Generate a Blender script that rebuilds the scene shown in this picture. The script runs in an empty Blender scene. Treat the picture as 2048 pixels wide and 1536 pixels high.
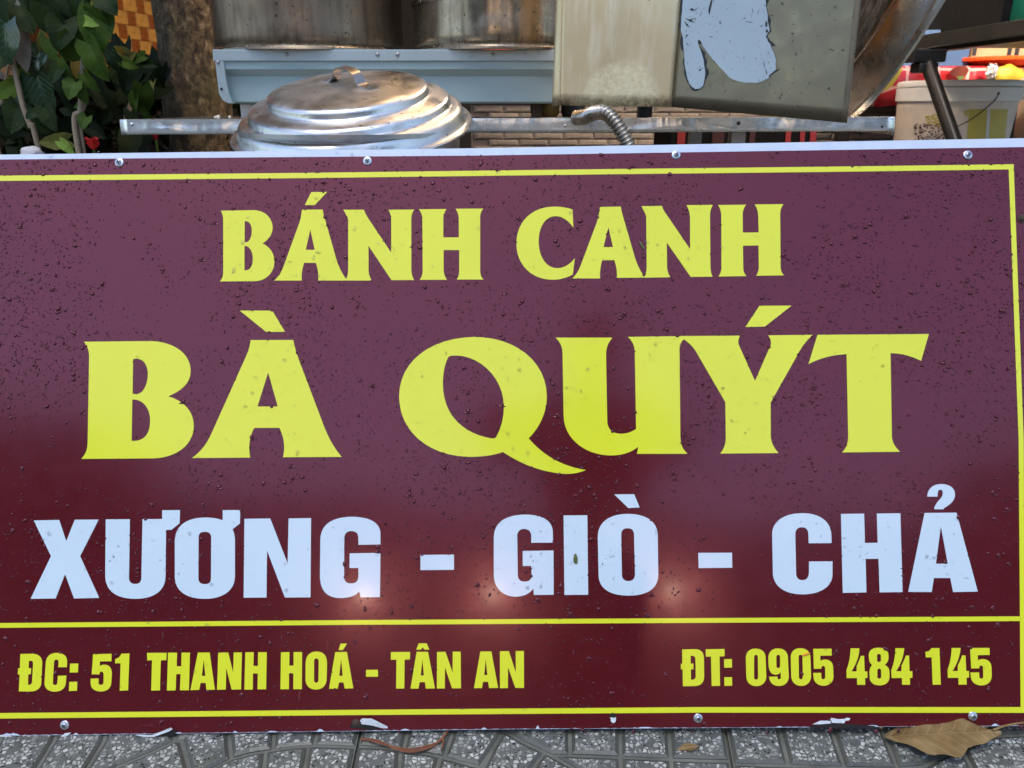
import bpy, bmesh, math, random
from mathutils import Vector, Matrix, Euler, noise
R = math.radians
scene = bpy.context.scene

# ------------------------------------------------------------------ camera
CAM_H, PITCH, FPX = 0.77, 20.0, 1538.0
cam_data = bpy.data.cameras.new('camera')
cam_data.sensor_width = 36.0
cam_data.lens = 36.0 * FPX / 2048.0
cam_data.clip_start, cam_data.clip_end = 0.02, 500.0
cam = bpy.data.objects.new('camera', cam_data)
scene.collection.objects.link(cam)
cam.location = (0, 0, CAM_H)
cam.rotation_euler = (R(90 - PITCH), 0, 0)
cam_data.dof.use_dof = True
cam_data.dof.focus_distance = 1.0
cam_data.dof.aperture_fstop = 12.0
scene.camera = cam

# ------------------------------------------------------------------ world, sun, exposure
SUN_EL, SUN_AZ = 66.0, 205.0          # azimuth measured from +Y, clockwise: the light comes from behind the camera
world = bpy.data.worlds.new('World'); scene.world = world; world.use_nodes = True
wn = world.node_tree.nodes; wl = world.node_tree.links
for n in list(wn): wn.remove(n)
w_out = wn.new('ShaderNodeOutputWorld'); w_bg = wn.new('ShaderNodeBackground'); w_sky = wn.new('ShaderNodeTexSky')
w_sky.sky_type = 'NISHITA'; w_sky.sun_disc = False
w_sky.sun_elevation = R(SUN_EL); w_sky.sun_rotation = R(SUN_AZ)
w_sky.air_density = 1.0; w_sky.dust_density = 1.2; w_sky.ozone_density = 2.5
w_bg.inputs['Strength'].default_value = 0.15
wl.new(w_sky.outputs['Color'], w_bg.inputs['Color']); wl.new(w_bg.outputs['Background'], w_out.inputs['Surface'])
sun_data = bpy.data.lights.new('sun', 'SUN'); sun_data.energy = 0.6; sun_data.angle = R(20)
sun_data.color = (1.0, 0.96, 0.9)
sun = bpy.data.objects.new('sun', sun_data); scene.collection.objects.link(sun)
az = R(SUN_AZ); el = R(SUN_EL)
sdir = Vector((math.sin(az) * math.cos(el), math.cos(az) * math.cos(el), math.sin(el)))
sun.rotation_euler = sdir.to_track_quat('Z', 'Y').to_euler()
scene.view_settings.view_transform = 'Standard'; scene.view_settings.look = 'None'
scene.view_settings.gamma = 1.0; scene.view_settings.use_curve_mapping = False
scene.view_settings.exposure = 0.98
scene.render.engine = 'CYCLES'
scene.cycles.use_denoising = True
scene.cycles.max_bounces = 8
scene.cycles.sample_clamp_indirect = 30.0

# ------------------------------------------------------------------ helpers
_p = R(PITCH)
CF = Vector((0, math.cos(_p), -math.sin(_p))); CU = Vector((0, math.sin(_p), math.cos(_p))); CR = Vector((1, 0, 0))
CO = Vector((0, 0, CAM_H))
def ray(px, py): return CF + CR * ((px - 1024) / FPX) + CU * ((768 - py) / FPX)
def Py(px, py, y):
    d = ray(px, py); return CO + d * (y / d.y)
def Pz(px, py, z=0.0):
    d = ray(px, py); return CO + d * ((z - CAM_H) / d.z)
rnd = random.Random(7)

def tag(o, label=None, cat=None, group=None, kind=None):
    if label: o['label'] = label
    if cat: o['category'] = cat
    if group: o['group'] = group
    if kind: o['kind'] = kind
    return o
def link(name, me, mats, parent=None):
    if not isinstance(mats, (list, tuple)): mats = [mats]
    for m in mats:
        if m is not None and me.materials.find(m.name) < 0: me.materials.append(m)
    o = bpy.data.objects.new(name, me); scene.collection.objects.link(o)
    if parent is not None: o.parent = parent
    return o
def build(name, bm, mats, parent=None, smooth=False):
    me = bpy.data.meshes.new(name)
    bmesh.ops.recalc_face_normals(bm, faces=bm.faces[:])
    bm.to_mesh(me); bm.free()
    if smooth:
        for p in me.polygons: p.use_smooth = True
        try: me.set_sharp_from_angle(angle=R(smooth if smooth is not True else 40))
        except Exception: pass
    return link(name, me, mats, parent)
def empty(name, loc, label=None, cat=None, group=None, kind=None):
    o = bpy.data.objects.new(name, None); scene.collection.objects.link(o)
    o.location = loc; o.empty_display_size = 0.05
    return tag(o, label, cat, group, kind)
def prism(bm, pts, depth, bevel=0.0, seg=2):
    """pts: closed loop of Vectors; depth: Vector"""
    a = [bm.verts.new(p) for p in pts]; b = [bm.verts.new(Vector(p) + depth) for p in pts]
    fs = [bm.faces.new(a), bm.faces.new(b[::-1])]
    n = len(pts)
    for i in range(n):
        fs.append(bm.faces.new((a[i], a[(i + 1) % n], b[(i + 1) % n], b[i])))
    if bevel > 0:
        es = set(e for f in fs for e in f.edges)
        bmesh.ops.bevel(bm, geom=list(es), offset=bevel, segments=seg, affect='EDGES', profile=0.6)
    return bm
def box(bm, x0, x1, y0, y1, z0, z1, bevel=0.0, seg=2):
    return prism(bm, [Vector((x0, y0, z0)), Vector((x1, y0, z0)), Vector((x1, y0, z1)), Vector((x0, y0, z1))],
                 Vector((0, y1 - y0, 0)), bevel, seg)
def boxb(x0, x1, y0, y1, z0, z1, bevel=0.0, seg=2):
    return box(bmesh.new(), x0, x1, y0, y1, z0, z1, bevel, seg)
def lathe(bm, prof, seg=48, wob=0.0, M=None, closed=False):
    rings = []
    for r, h in prof:
        ring = []
        if r < 1e-6:
            ring = [bm.verts.new(Vector((0, 0, h)))]
        else:
            for i in range(seg):
                a = 2 * math.pi * i / seg
                rr = r * (1 + wob * noise.noise(Vector((math.cos(a) * 2, math.sin(a) * 2, h * 30))))
                ring.append(bm.verts.new(Vector((rr * math.cos(a), rr * math.sin(a), h))))
        rings.append(ring)
    for A, B in zip(rings, rings[1:]):
        for i in range(seg):
            j = (i + 1) % seg
            if len(A) == 1 and len(B) == 1: break
            if len(A) == 1: bm.faces.new((A[0], B[i], B[j]))
            elif len(B) == 1: bm.faces.new((A[i], A[j], B[0]))
            else: bm.faces.new((A[i], A[j], B[j], B[i]))
    if M is not None: bmesh.ops.transform(bm, matrix=M, verts=bm.verts[:])
    return bm
def tube(bm, pts, rad, seg=10, cap=True, radii=None):
    pts = [Vector(p) for p in pts]; rings = []
    up = Vector((0, 0, 1)); n0 = None
    for i, p in enumerate(pts):
        t = (pts[min(i + 1, len(pts) - 1)] - pts[max(i - 1, 0)]).normalized()
        if n0 is None:
            n0 = t.cross(up if abs(t.z) < 0.9 else Vector((1, 0, 0))).normalized()
        else:
            n0 = (n0 - t * n0.dot(t)).normalized()
        b = t.cross(n0)
        r = radii[i] if radii else rad
        rings.append([bm.verts.new(p + (n0 * math.cos(2 * math.pi * k / seg) + b * math.sin(2 * math.pi * k / seg)) * r) for k in range(seg)])
    for A, B in zip(rings, rings[1:]):
        for k in range(seg):
            bm.faces.new((A[k], A[(k + 1) % seg], B[(k + 1) % seg], B[k]))
    if cap:
        bm.faces.new(rings[0][::-1]); bm.faces.new(rings[-1])
    return bm
def smooth_path(pts, n=8):
    pts = [Vector(p) for p in pts]; out = []
    for i in range(len(pts) - 1):
        p0 = pts[max(i - 1, 0)]; p1 = pts[i]; p2 = pts[i + 1]; p3 = pts[min(i + 2, len(pts) - 1)]
        for k in range(n):
            t = k / n
            out.append(0.5 * ((2 * p1) + (p2 - p0) * t + (2 * p0 - 5 * p1 + 4 * p2 - p3) * t * t + (3 * p1 - p0 - 3 * p2 + p3) * t ** 3))
    out.append(pts[-1]); return out

# ------------------------------------------------------------------ materials
class NT:
    def __init__(s, name):
        s.m = bpy.data.materials.new(name); s.m.use_nodes = True
        s.t = s.m.node_tree; s.b = s.t.nodes['Principled BSDF']; s.tc = s.t.nodes.new('ShaderNodeTexCoord')
    def n(s, k): return s.t.nodes.new(k)
    def l(s, a, b): s.t.links.new(a, b)
    def coord(s, scale=(1, 1, 1), which='Object', rot=(0, 0, 0)):
        mp = s.n('ShaderNodeMapping'); mp.inputs['Scale'].default_value = scale; mp.inputs['Rotation'].default_value = rot
        s.l(s.tc.outputs[which], mp.inputs['Vector']); return mp.outputs['Vector']
    def noise(s, scale, detail=4, rough=0.55, vec=None, dist=0.0):
        x = s.n('ShaderNodeTexNoise'); x.inputs['Scale'].default_value = scale; x.inputs['Detail'].default_value = detail
        x.inputs['Roughness'].default_value = rough; x.inputs['Distortion'].default_value = dist
        s.l(vec if vec is not None else s.coord(), x.inputs['Vector']); return x.outputs['Fac']
    def vor(s, scale, vec=None, feature='F1', out='Distance', rnd=1.0):
        x = s.n('ShaderNodeTexVoronoi'); x.feature = feature; x.inputs['Scale'].default_value = scale
        x.inputs['Randomness'].default_value = rnd
        s.l(vec if vec is not None else s.coord(), x.inputs['Vector']); return x.outputs[out]
    def ramp(s, fac, stops, interp='LINEAR'):
        x = s.n('ShaderNodeValToRGB'); x.color_ramp.interpolation = interp
        e = x.color_ramp.elements
        while len(e) < len(stops): e.new(0.5)
        for i, (p, c) in enumerate(stops):
            e[i].position = p
            if isinstance(c, (int, float)): c = (c, c, c)
            e[i].color = (*c, 1)
        s.l(fac, x.inputs['Fac']); return x.outputs['Color']
    def mix(s, fac, a, b, mode='MIX'):
        x = s.n('ShaderNodeMix'); x.data_type = 'RGBA'; x.blend_type = mode; x.clamp_factor = True
        for inp, v in ((x.inputs['Factor'], fac), (x.inputs[6], a), (x.inputs[7], b)):
            if hasattr(v, 'links') or hasattr(v, 'is_linked'): s.l(v, inp)
            elif isinstance(v, (int, float)): inp.default_value = v if inp.type == 'VALUE' else (v, v, v, 1)
            else: inp.default_value = (*v, 1)
        return x.outputs[2]
    def math(s, op, a, b=0.0):
        x = s.n('ShaderNodeMath'); x.operation = op
        for inp, v in ((x.inputs[0], a), (x.inputs[1], b)):
            if hasattr(v, 'is_linked'): s.l(v, inp)
            else: inp.default_value = v
        return x.outputs[0]
    def set(s, name, v):
        i = s.b.inputs[name]
        if hasattr(v, 'is_linked'): s.l(v, i)
        elif isinstance(v, (int, float)): i.default_value = v
        else: i.default_value = (*v, 1) if len(v) == 3 else v
    def bump(s, h, strength=0.3, dist=0.002, inp='Normal'):
        x = s.n('ShaderNodeBump'); x.inputs['Strength'].default_value = strength; x.inputs['Distance'].default_value = dist
        s.l(h, x.inputs['Height']); s.l(x.outputs['Normal'], s.b.inputs[inp]); return x
def simple(name, col, rough=0.5, metal=0.0, var=0.15, vs=20.0, bump=0.0, bs=60.0, spec=None, bd=0.001):
    t = NT(name)
    f = t.noise(vs, 5)
    t.set('Base Color', t.ramp(f, [(0.3, tuple(c * (1 - var) for c in col)), (0.7, tuple(min(1, c * (1 + var)) for c in col))]))
    t.set('Roughness', t.ramp(t.noise(vs * 1.7, 3), [(0.3, max(0.02, rough - 0.07)), (0.7, min(1, rough + 0.08))]))
    t.set('Metallic', metal)
    if spec is not None: t.set('Specular IOR Level', spec)
    if bump > 0: t.bump(t.noise(bs, 4), bump, bd)
    return t.m
# ------------------------------------------------------------------ sign frame
TH, YK = R(22.4), 0.0063
SN = Vector((-YK * math.cos(TH), -math.cos(TH), math.sin(TH))).normalized()
SB = Pz(1024, 1455, 0.012)
SX = Vector((1, -YK, 0)).normalized(); SYv = SN.cross(SX).normalized()
SM = Matrix((SX, SYv, SN)).transposed().to_4x4(); SM.translation = SB
SMI = SM.inverted()
def S3(px, py):
    d = ray(px, py); t = (SB - CO).dot(SN) / d.dot(SN); return CO + d * t
def S(px, py):
    v = SMI @ S3(px, py); return (v.x, v.y)
def reflect_ray(px, py):
    p = S3(px, py); d = ray(px, py).normalized(); return p, d - 2 * d.dot(SN) * SN

def vinyl(name, col, var, scr=0.0):
    t = NT(name)
    v = t.coord()
    base = t.ramp(t.noise(9, 4, vec=v), [(0.3, tuple(c * (1 - var) for c in col)), (0.7, tuple(min(1, c * (1 + var)) for c in col))])
    # faint dirt film and rub marks
    dirt = t.ramp(t.noise(60, 6, 0.7, vec=v), [(0.62, 0.0), (0.8, 1.0)])
    base = t.mix(t.math('MULTIPLY', dirt, 0.10), base, (0.30, 0.24, 0.22))
    if scr > 0:
        m1 = t.ramp(t.noise(1.0, 3, 0.6, vec=t.coord((420, 30, 1), rot=(0, 0, 0.5)), dist=0.4), [(0.71, 0.0), (0.76, 1.0)])
        m2 = t.ramp(t.noise(1.0, 3, 0.6, vec=t.coord((25, 380, 1), rot=(0, 0, 0.25)), dist=0.5), [(0.72, 0.0), (0.77, 1.0)])
        reg = t.ramp(t.noise(5, 3, vec=v), [(0.45, 0.0), (0.65, 1.0)])
        sep = t.n('ShaderNodeSeparateXYZ'); t.l(v, sep.inputs[0])
        low = t.ramp(t.math('MULTIPLY', sep.outputs['Y'], 2.0), [(0.12, 1.0), (0.5, 0.12)])
        m = t.math('MULTIPLY', t.math('MULTIPLY', t.math('MAXIMUM', m1, m2), reg), low)
        base = t.mix(t.math('MULTIPLY', m, scr), base, (0.5, 0.42, 0.4))
    t.set('Base Color', base)
    t.set('Roughness', t.ramp(t.noise(35, 4, vec=v), [(0.3, 0.16), (0.7, 0.21)]))
    t.set('IOR', 1.77); t.set('Specular Tint', (1.0, 0.43, 0.54))
    t.set('Coat Weight', 0.16); t.set('Coat Roughness', 0.09); t.set('Coat IOR', 1.5)
    t.bump(t.noise(4.0, 2, vec=v), 0.25, 0.004)
    return t.m
M_FILM = vinyl('maroon_vinyl', (0.092, 0.0075, 0.0100), 0.07, 0.75)
M_YEL = vinyl('yellow_vinyl', (0.78, 0.815, 0.035), 0.02)
M_WHT = vinyl('white_vinyl', (0.64, 0.765, 0.83), 0.015)
M_BOARD = simple('white_composite_board', (0.62, 0.68, 0.80), 0.3, var=0.06, vs=30)
M_STEELTUBE = simple('dull_steel_tube', (0.25, 0.25, 0.26), 0.5, 0.8, bump=0.1)

sign = empty('sign_board', (0, 0, 0), 'maroon sign with yellow and white lettering, wet with rain, leaning in front of the stall', 'sign')
sign.matrix_world = SM

# board and film outlines in sign coordinates
XL, XR = -75, 2125
def lin(x, x0, y0, x1, y1): return y0 + (y1 - y0) * (x - x0) / (x1 - x0)
def top_edge(x):
    return lin(x, 0, 309, 960, 296) if x < 960 else lin(x, 960, 296, 2048, 276)
def film_top(x):
    return lin(x, 0, 319, 960, 311) if x < 960 else lin(x, 960, 311, 2048, 294)
def bot_edge(x): return lin(x, 0, 1472, 1000, 1459) if x < 1000 else lin(x, 1000, 1459, 2048, 1452)
cols = [XL + (XR - XL) * i / 60 for i in range(61)]
def slab(name, top, bot, z0, z1, mat, step=None):
    bm = bmesh.new()
    xs = cols if step is None else [XL + (XR - XL) * i / step for i in range(step + 1)]
    rows = []
    for x in xs:
        a = S(x, bot(x)); b = S(x, top(x))
        rows.append([bm.verts.new((a[0], a[1], z1)), bm.verts.new((b[0], b[1], z1)), bm.verts.new((b[0], b[1], z0)), bm.verts.new((a[0], a[1], z0))])
    for A, B in zip(rows, rows[1:]):
        for k in range(4): bm.faces.new((A[k], B[k], B[(k + 1) % 4], A[(k + 1) % 4]))
    bm.faces.new(rows[0][::-1]); bm.faces.new(rows[-1])
    return build(name, bm, mat, sign)
slab('backing_board', top_edge, bot_edge, -0.0045, -0.0006, M_BOARD)
chips = [(20, 40, 5), (152, 10, 4), (545, 22, 3), (640, 14, 6), (968, 10, 5), (1075, 5, 10), (1290, 30, 3), (1650, 48, 7), (1745, 26, 4), (1888, 12, 6), (350, 30, 3), (810, 20, 3), (470, 8, 4), (1560, 10, 3), (1990, 14, 5)]
def film_bot(x):
    y = bot_edge(x) - 1.0 - 1.6 * abs(noise.noise(Vector((x * 0.05, 3, 0)))) - 2.5 * max(0, noise.noise(Vector((x * 0.21, 9, 0))) - 0.15)
    for cx, w, h in chips:
        d = abs(x - cx) / (w * 0.5)
        if d < 1: y -= h * (1 - d ** 3) * (0.6 + 0.7 * abs(noise.noise(Vector((x * 0.35, 5, 0)))))
    return y
slab('maroon_film', film_top, film_bot, -0.0005, 0.0, M_FILM, step=900)

# steel tube frame behind
for nm, (x0, y0, x1, y1) in {'a': (-60, 330, 2110, 310), 'b': (-60, 1450, 2110, 1436)}.items():
    a = S(x0, y0); b = S(x1, y1)
    bm = bmesh.new(); d = Vector((b[0] - a[0], b[1] - a[1], 0))
    prism(bm, [Vector((a[0], a[1] - .010, -.006)), Vector((a[0], a[1] + .010, -.006)), Vector((a[0], a[1] + .010, -.026)), Vector((a[0], a[1] - .010, -.026))], d, 0.001)
    build('frame_tube', bm, M_STEELTUBE, sign)

# ---- path language -> flat letters with a hair of thickness
def parse(path):
    toks = path.replace(',', ' ').split(); i = 0; loops = []; cur = []; pt = None
    def num():
        nonlocal i
        v = float(toks[i]); i += 1; return v
    cmd = None
    while i < len(toks):
        t = toks[i]
        if t in 'MLCZ':
            cmd = t; i += 1
            if cmd == 'Z': loops.append(cur); cur = []; continue
        if cmd == 'M': pt = (num(), num()); cur = [pt]; cmd = 'L'
        elif cmd == 'L': pt = (num(), num()); cur.append(pt)
        elif cmd == 'C':
            a = (num(), num()); b = (num(), num()); c = (num(), num())
            N = 12
            for k in range(1, N + 1):
                s = k / N; q = 1 - s
                cur.append(tuple(q ** 3 * pt[j] + 3 * q * q * s * a[j] + 3 * q * s * s * b[j] + s ** 3 * c[j] for j in (0, 1)))
            pt = c
    return loops
def flat_shape(name, loops_uv, z0, thick, mat, parent, keep_world=None):
    cu = bpy.data.curves.new(name, 'CURVE'); cu.dimensions = '2D'; cu.fill_mode = 'BOTH'; cu.extrude = thick / 2
    for lp in loops_uv:
        # drop repeated points
        q = []
        for p in lp:
            if not q or (abs(p[0] - q[-1][0]) + abs(p[1] - q[-1][1])) > 1e-6: q.append(p)
        if len(q) > 1 and abs(q[0][0] - q[-1][0]) + abs(q[0][1] - q[-1][1]) < 1e-6: q.pop()
        sp = cu.splines.new('POLY'); sp.points.add(len(q) - 1)
        for k, p in enumerate(q): sp.points[k].co = (p[0], p[1], 0, 1)
        sp.use_cyclic_u = True
    tmp = bpy.data.objects.new('tmp', cu)
    me = bpy.data.meshes.new_from_object(tmp)
    bpy.data.objects.remove(tmp); bpy.data.curves.remove(cu)
    me.name = name
    for v in me.vertices: v.co.z += z0 + thick / 2
    me.materials.clear()
    return link(name, me, mat, parent)
ZOOMS = {1: (420, 370, 3.531), 2: (1000, 370, 3.4133), 3: (140, 600, 3.531), 4: (760, 600, 3.6571), 5: (1220, 590, 3.0118),
         6: (40, 960, 2.6947), 7: (800, 960, 2.9257), 8: (1380, 940, 3.0659), 9: (0, 1240, 3.6571), 10: (520, 1240, 3.6571),
         12: (1350, 1280, 6.2061), 13: (1680, 1280, 6.4), 0: (0, 0, 1.0)}
LETTER_LOOPS = []
def glyph(z, path, mat, h=0.0003, name='letter'):
    x0, y0, s = ZOOMS[z]
    loops = [[S(x0 + p[0] / s, y0 + p[1] / s) for p in lp] for lp in parse(path)]
    LETTER_LOOPS.append(loops)
    return flat_shape(name, loops, 0.00012, h, mat, sign)
Y, W = M_YEL, M_WHT
GLYPHS = [
 (1, Y, 'M 76 182 L 310 178 C 390 180 443 235 443 300 C 443 350 415 385 372 413 C 425 440 455 480 455 545 C 455 620 395 680 310 680 L 70 681 C 85 665 93 650 94 620 L 94 250 C 93 220 88 200 76 182 Z M 246 256 C 280 252 296 285 296 325 C 296 360 280 402 262 404 L 246 404 Z M 244 430 C 280 430 303 470 303 520 C 303 570 285 603 250 603 L 244 603 Z'),
 (1, Y, 'M 650 175 L 796 174 C 802 215 812 240 822 275 L 890 515 C 905 570 930 620 962 665 L 956 675 L 765 675 C 768 640 765 600 748 550 L 665 550 C 650 600 645 640 649 675 L 453 675 C 485 650 505 615 520 575 L 625 285 C 640 250 645 215 650 175 Z M 709 315 L 740 458 L 677 458 Z M 716 50 L 828 50 L 740 142 L 670 142 Z'),
 (1, Y, 'M 942 175 L 1088 175 C 1095 200 1105 215 1120 240 L 1280 478 L 1280 245 C 1278 215 1272 195 1260 175 L 1442 174 C 1430 190 1424 210 1422 240 L 1422 600 C 1424 630 1430 650 1442 672 L 1282 672 L 1120 430 L 1120 600 C 1122 630 1130 655 1142 675 L 958 675 C 970 650 975 630 976 600 L 976 245 C 970 225 960 205 942 175 Z'),
 (1, Y, 'M 1475 172 L 1670 170 C 1658 190 1650 205 1648 235 L 1648 370 L 1757 370 L 1757 240 C 1756 210 1748 190 1735 168 L 1930 167 C 1915 185 1909 200 1908 230 L 1908 610 C 1910 640 1918 655 1932 668 L 1742 668 C 1755 650 1760 630 1760 600 L 1760 460 L 1650 460 L 1650 600 C 1652 630 1660 655 1675 670 L 1480 670 C 1495 650 1500 635 1502 610 L 1500 240 C 1498 210 1490 190 1475 172 Z'),
 (2, Y, 'M 495 168 L 501 292 C 470 245 425 213 380 213 C 310 213 264 285 264 385 C 264 490 315 568 390 568 C 440 568 478 540 511 500 L 497 610 C 455 635 410 647 360 647 C 215 647 112 545 112 400 C 112 245 225 148 370 148 C 415 148 460 155 495 168 Z'),
 (2, Y, 'M 682 150 L 824 148 C 830 185 838 210 848 245 L 915 475 C 930 530 950 575 983 625 L 980 633 L 797 634 C 800 600 797 560 780 513 L 697 514 C 685 560 680 600 683 638 L 492 638 C 520 615 540 580 552 545 L 655 270 C 670 230 677 195 682 150 Z M 740 288 L 771 424 L 706 424 Z'),
 (2, Y, 'M 965 145 L 1105 143 C 1112 165 1120 180 1135 200 L 1297 438 L 1297 225 C 1295 190 1288 165 1273 138 L 1453 136 C 1440 160 1434 175 1433 210 L 1436 560 C 1438 590 1442 610 1451 626 L 1302 628 L 1138 393 L 1140 560 C 1142 590 1150 610 1162 630 L 982 633 C 995 610 1000 590 1001 560 L 998 215 C 992 195 982 175 965 145 Z'),
 (2, Y, 'M 1488 137 L 1679 135 C 1665 155 1657 175 1656 205 L 1657 325 L 1765 324 L 1762 205 C 1760 175 1752 155 1738 133 L 1934 131 C 1920 150 1913 170 1912 200 L 1915 565 C 1918 590 1926 605 1938 617 L 1748 620 C 1760 600 1766 585 1766 555 L 1764 413 L 1658 415 L 1660 570 C 1662 595 1670 610 1682 622 L 1490 625 C 1505 605 1510 590 1511 565 L 1510 205 C 1508 180 1502 158 1488 137 Z'),
 (3, Y, 'M 100 295 L 580 290 C 760 300 853 395 853 500 C 853 580 800 635 697 680 C 810 715 875 790 875 890 C 875 1030 740 1115 590 1118 L 80 1122 C 115 1085 125 1055 126 1000 L 136 410 C 138 360 125 330 100 295 Z M 447 417 C 510 400 551 455 551 522 C 551 590 520 665 470 664 L 443 663 Z M 441 703 C 520 698 567 770 567 850 C 567 940 530 995 450 995 L 436 995 Z'),
 (3, Y, 'M 1277 283 L 1577 282 C 1590 345 1600 375 1620 430 L 1790 880 C 1820 960 1860 1040 1920 1108 L 1505 1110 C 1520 1040 1515 980 1480 903 L 1302 903 C 1265 970 1260 1040 1273 1113 L 862 1116 C 940 1060 975 1000 1010 920 L 1225 440 C 1255 375 1268 340 1277 283 Z M 1400 512 L 1468 752 L 1325 752 Z M 1200 75 L 1429 75 L 1519 225 L 1385 225 Z'),
 (4, Y, 'M 690 270 C 990 270 1220 450 1220 705 C 1220 820 1170 930 1087 1012 C 1190 1130 1320 1215 1507 1243 C 1440 1270 1390 1275 1330 1270 C 1180 1255 1040 1205 900 1112 C 820 1140 730 1148 640 1147 C 340 1135 140 950 140 705 C 140 450 370 275 690 270 Z M 520 408 C 700 385 905 550 906 780 C 906 860 885 940 850 1000 C 843 1012 830 1014 815 1012 C 620 980 455 850 460 600 C 462 530 475 470 495 428 C 500 415 508 410 520 408 Z'),
 (4, Y, 'M 1283 275 L 1702 275 C 1670 310 1655 340 1653 400 L 1662 890 C 1665 945 1700 978 1765 978 C 1805 978 1840 965 1873 943 L 1863 370 C 1860 330 1845 300 1812 270 L 2210 264 L 2212 296 C 2200 315 2190 335 2190 365 L 2197 1010 C 2200 1060 2215 1095 2250 1125 L 1879 1125 L 1889 1073 C 1830 1120 1760 1138 1680 1137 C 1480 1130 1345 1000 1343 850 L 1335 390 C 1333 340 1320 310 1283 275 Z'),
 (5, Y, 'M 434.5 247.2 L 783 245 C 772 265 770 280 775 300 L 873 518 L 968 300 C 972 280 965 260 952 243 L 1220 240 C 1190 270 1160 300 1135 350 L 967 648 L 968 855 C 972 890 985 920 1015 952 L 663 955 C 688 925 695 900 697 865 L 694 645 L 520 345 C 500 310 475 290 445 266 L 436 276 Z M 900 65 L 1093 64 L 933 190 L 815 193 Z'),
 (5, Y, 'M 1249 240 L 1920 235 L 1873 397 C 1810 365 1750 352 1689 350 L 1697 850 C 1700 890 1715 915 1747 944 L 1397 948 C 1425 920 1433 890 1434 850 L 1424 357 C 1340 360 1265 380 1195 416 Z'),
 (6, W, 'M 75 218 L 212 215 L 250 330 L 296 214 L 425 213 L 325 410 L 428 635 L 292 638 L 244 507 L 193 638 L 58 640 L 168 410 Z'),
 (6, W, 'M 463 212 L 593 211 L 588 525 C 588 550 600 560 622 560 C 645 560 655 548 655 525 L 661 211 L 767 210 L 767 163 L 863 162 L 861 233 L 817 268 L 788 269 L 785 520 C 783 600 720 640 622 640 C 525 640 460 600 460 515 Z'),
 (6, W, 'M 835 330 C 835 245 900 202 1000 202 C 1040 202 1070 208 1093 217 L 1093 162 L 1187 162 L 1186 234 L 1146 265 C 1155 285 1159 305 1159 335 L 1159 520 C 1157 600 1090 640 997 640 C 900 640 835 600 835 520 Z M 963 310 C 963 288 975 279 997 279 C 1020 279 1031 288 1031 312 L 1030 530 C 1030 552 1018 561 997 561 C 975 561 962 552 962 530 Z'),
 (6, W, 'M 1210 209 L 1349 207 L 1443 450 L 1448 207 L 1569 205 L 1566 632 L 1428 633 L 1332 380 L 1329 633 L 1206 634 Z'),
 (6, W, 'M 1824 349 L 1943 347 L 1943 290 C 1943 230 1885 198 1790 198 C 1690 198 1621 235 1619 320 L 1617 520 C 1618 600 1660 637 1730 636 C 1780 635 1810 622 1829 600 L 1836 632 L 1940 631 L 1943 392 L 1777 395 L 1776 474 L 1824 474 L 1824 520 C 1822 548 1808 557 1785 557 C 1760 557 1748 547 1747 520 L 1748 315 C 1749 287 1762 275 1786 275 C 1812 275 1824 288 1824 315 Z'),
 (7, W, 'M 120 438 L 316 436 L 316 525 L 120 527 Z'),
 (7, W, 'M 768 367 L 895 366 L 894 300 C 890 235 830 203 735 202 C 620 203 550 245 549 335 L 549 560 C 552 640 610 683 680 682 C 725 680 755 668 781 634 L 783 672 L 899 671 L 898 412 L 718 415 L 718 503 L 768 503 L 770 560 C 768 585 752 594 730 594 C 705 594 690 583 689 555 L 686 330 C 686 300 702 286 727 286 C 752 287 768 300 768 330 Z'),
 (7, W, 'M 957 207 L 1096 206 L 1101 671 L 962 672 Z'),
 (7, W, 'M 1157 330 C 1158 240 1235 198 1333 198 C 1435 198 1508 240 1508 325 L 1511 555 C 1510 640 1440 676 1338 676 C 1235 676 1165 640 1162 560 Z M 1294 320 C 1294 295 1308 282 1330 282 C 1355 282 1368 293 1369 318 L 1375 550 C 1375 578 1360 591 1337 591 C 1312 591 1299 578 1298 552 Z M 1253 84 L 1370 83 L 1402 160 L 1336 164 Z'),
 (7, W, 'M 1745 426 L 1942 425 L 1944 513 L 1747 515 Z'),
 (8, W, 'M 727 449 L 868 448 L 866 395 C 862 310 790 264 685 264 C 575 266 503 315 503 395 L 508 640 C 515 720 590 762 690 762 C 800 762 872 715 873 640 L 873 559 L 729 561 L 729 625 C 728 660 715 675 690 675 C 665 675 652 662 650 635 L 645 395 C 645 365 660 351 685 351 C 712 351 724 365 725 395 Z'),
 (8, W, 'M 925 269 L 1067 267 L 1072 447 L 1150 446 L 1145 267 L 1289 265 L 1303 748 L 1162 750 L 1155 544 L 1076 545 L 1081 750 L 936 753 Z'),
 (8, W, 'M 1438 263 L 1633 261 L 1764 745 L 1612 748 L 1595 662 L 1495 662 L 1481 748 L 1337 747 Z M 1537 345 L 1580 574 L 1507 574 Z M 1454 163 C 1455 115 1490 86 1540 86 C 1590 86 1624 110 1624 150 C 1624 185 1600 205 1575 222 C 1560 232 1553 236 1553 241 L 1496 240 C 1498 225 1505 212 1518 195 C 1532 178 1549 165 1549 143 C 1549 128 1545 121 1533 121 C 1522 121 1517 130 1517 163 Z'),
 (9, Y, 'M 150 248 L 235 246 C 290 248 311 275 310 320 L 303 460 C 300 500 270 522 220 522 L 139 522 L 145 397 L 132 397 L 134 352 L 147 352 Z M 213 298 L 228 298 C 240 298 243 305 243 325 L 236 450 C 235 468 225 474 206 474 L 208 396 L 227 396 L 229 352 L 210 352 Z'),
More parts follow.
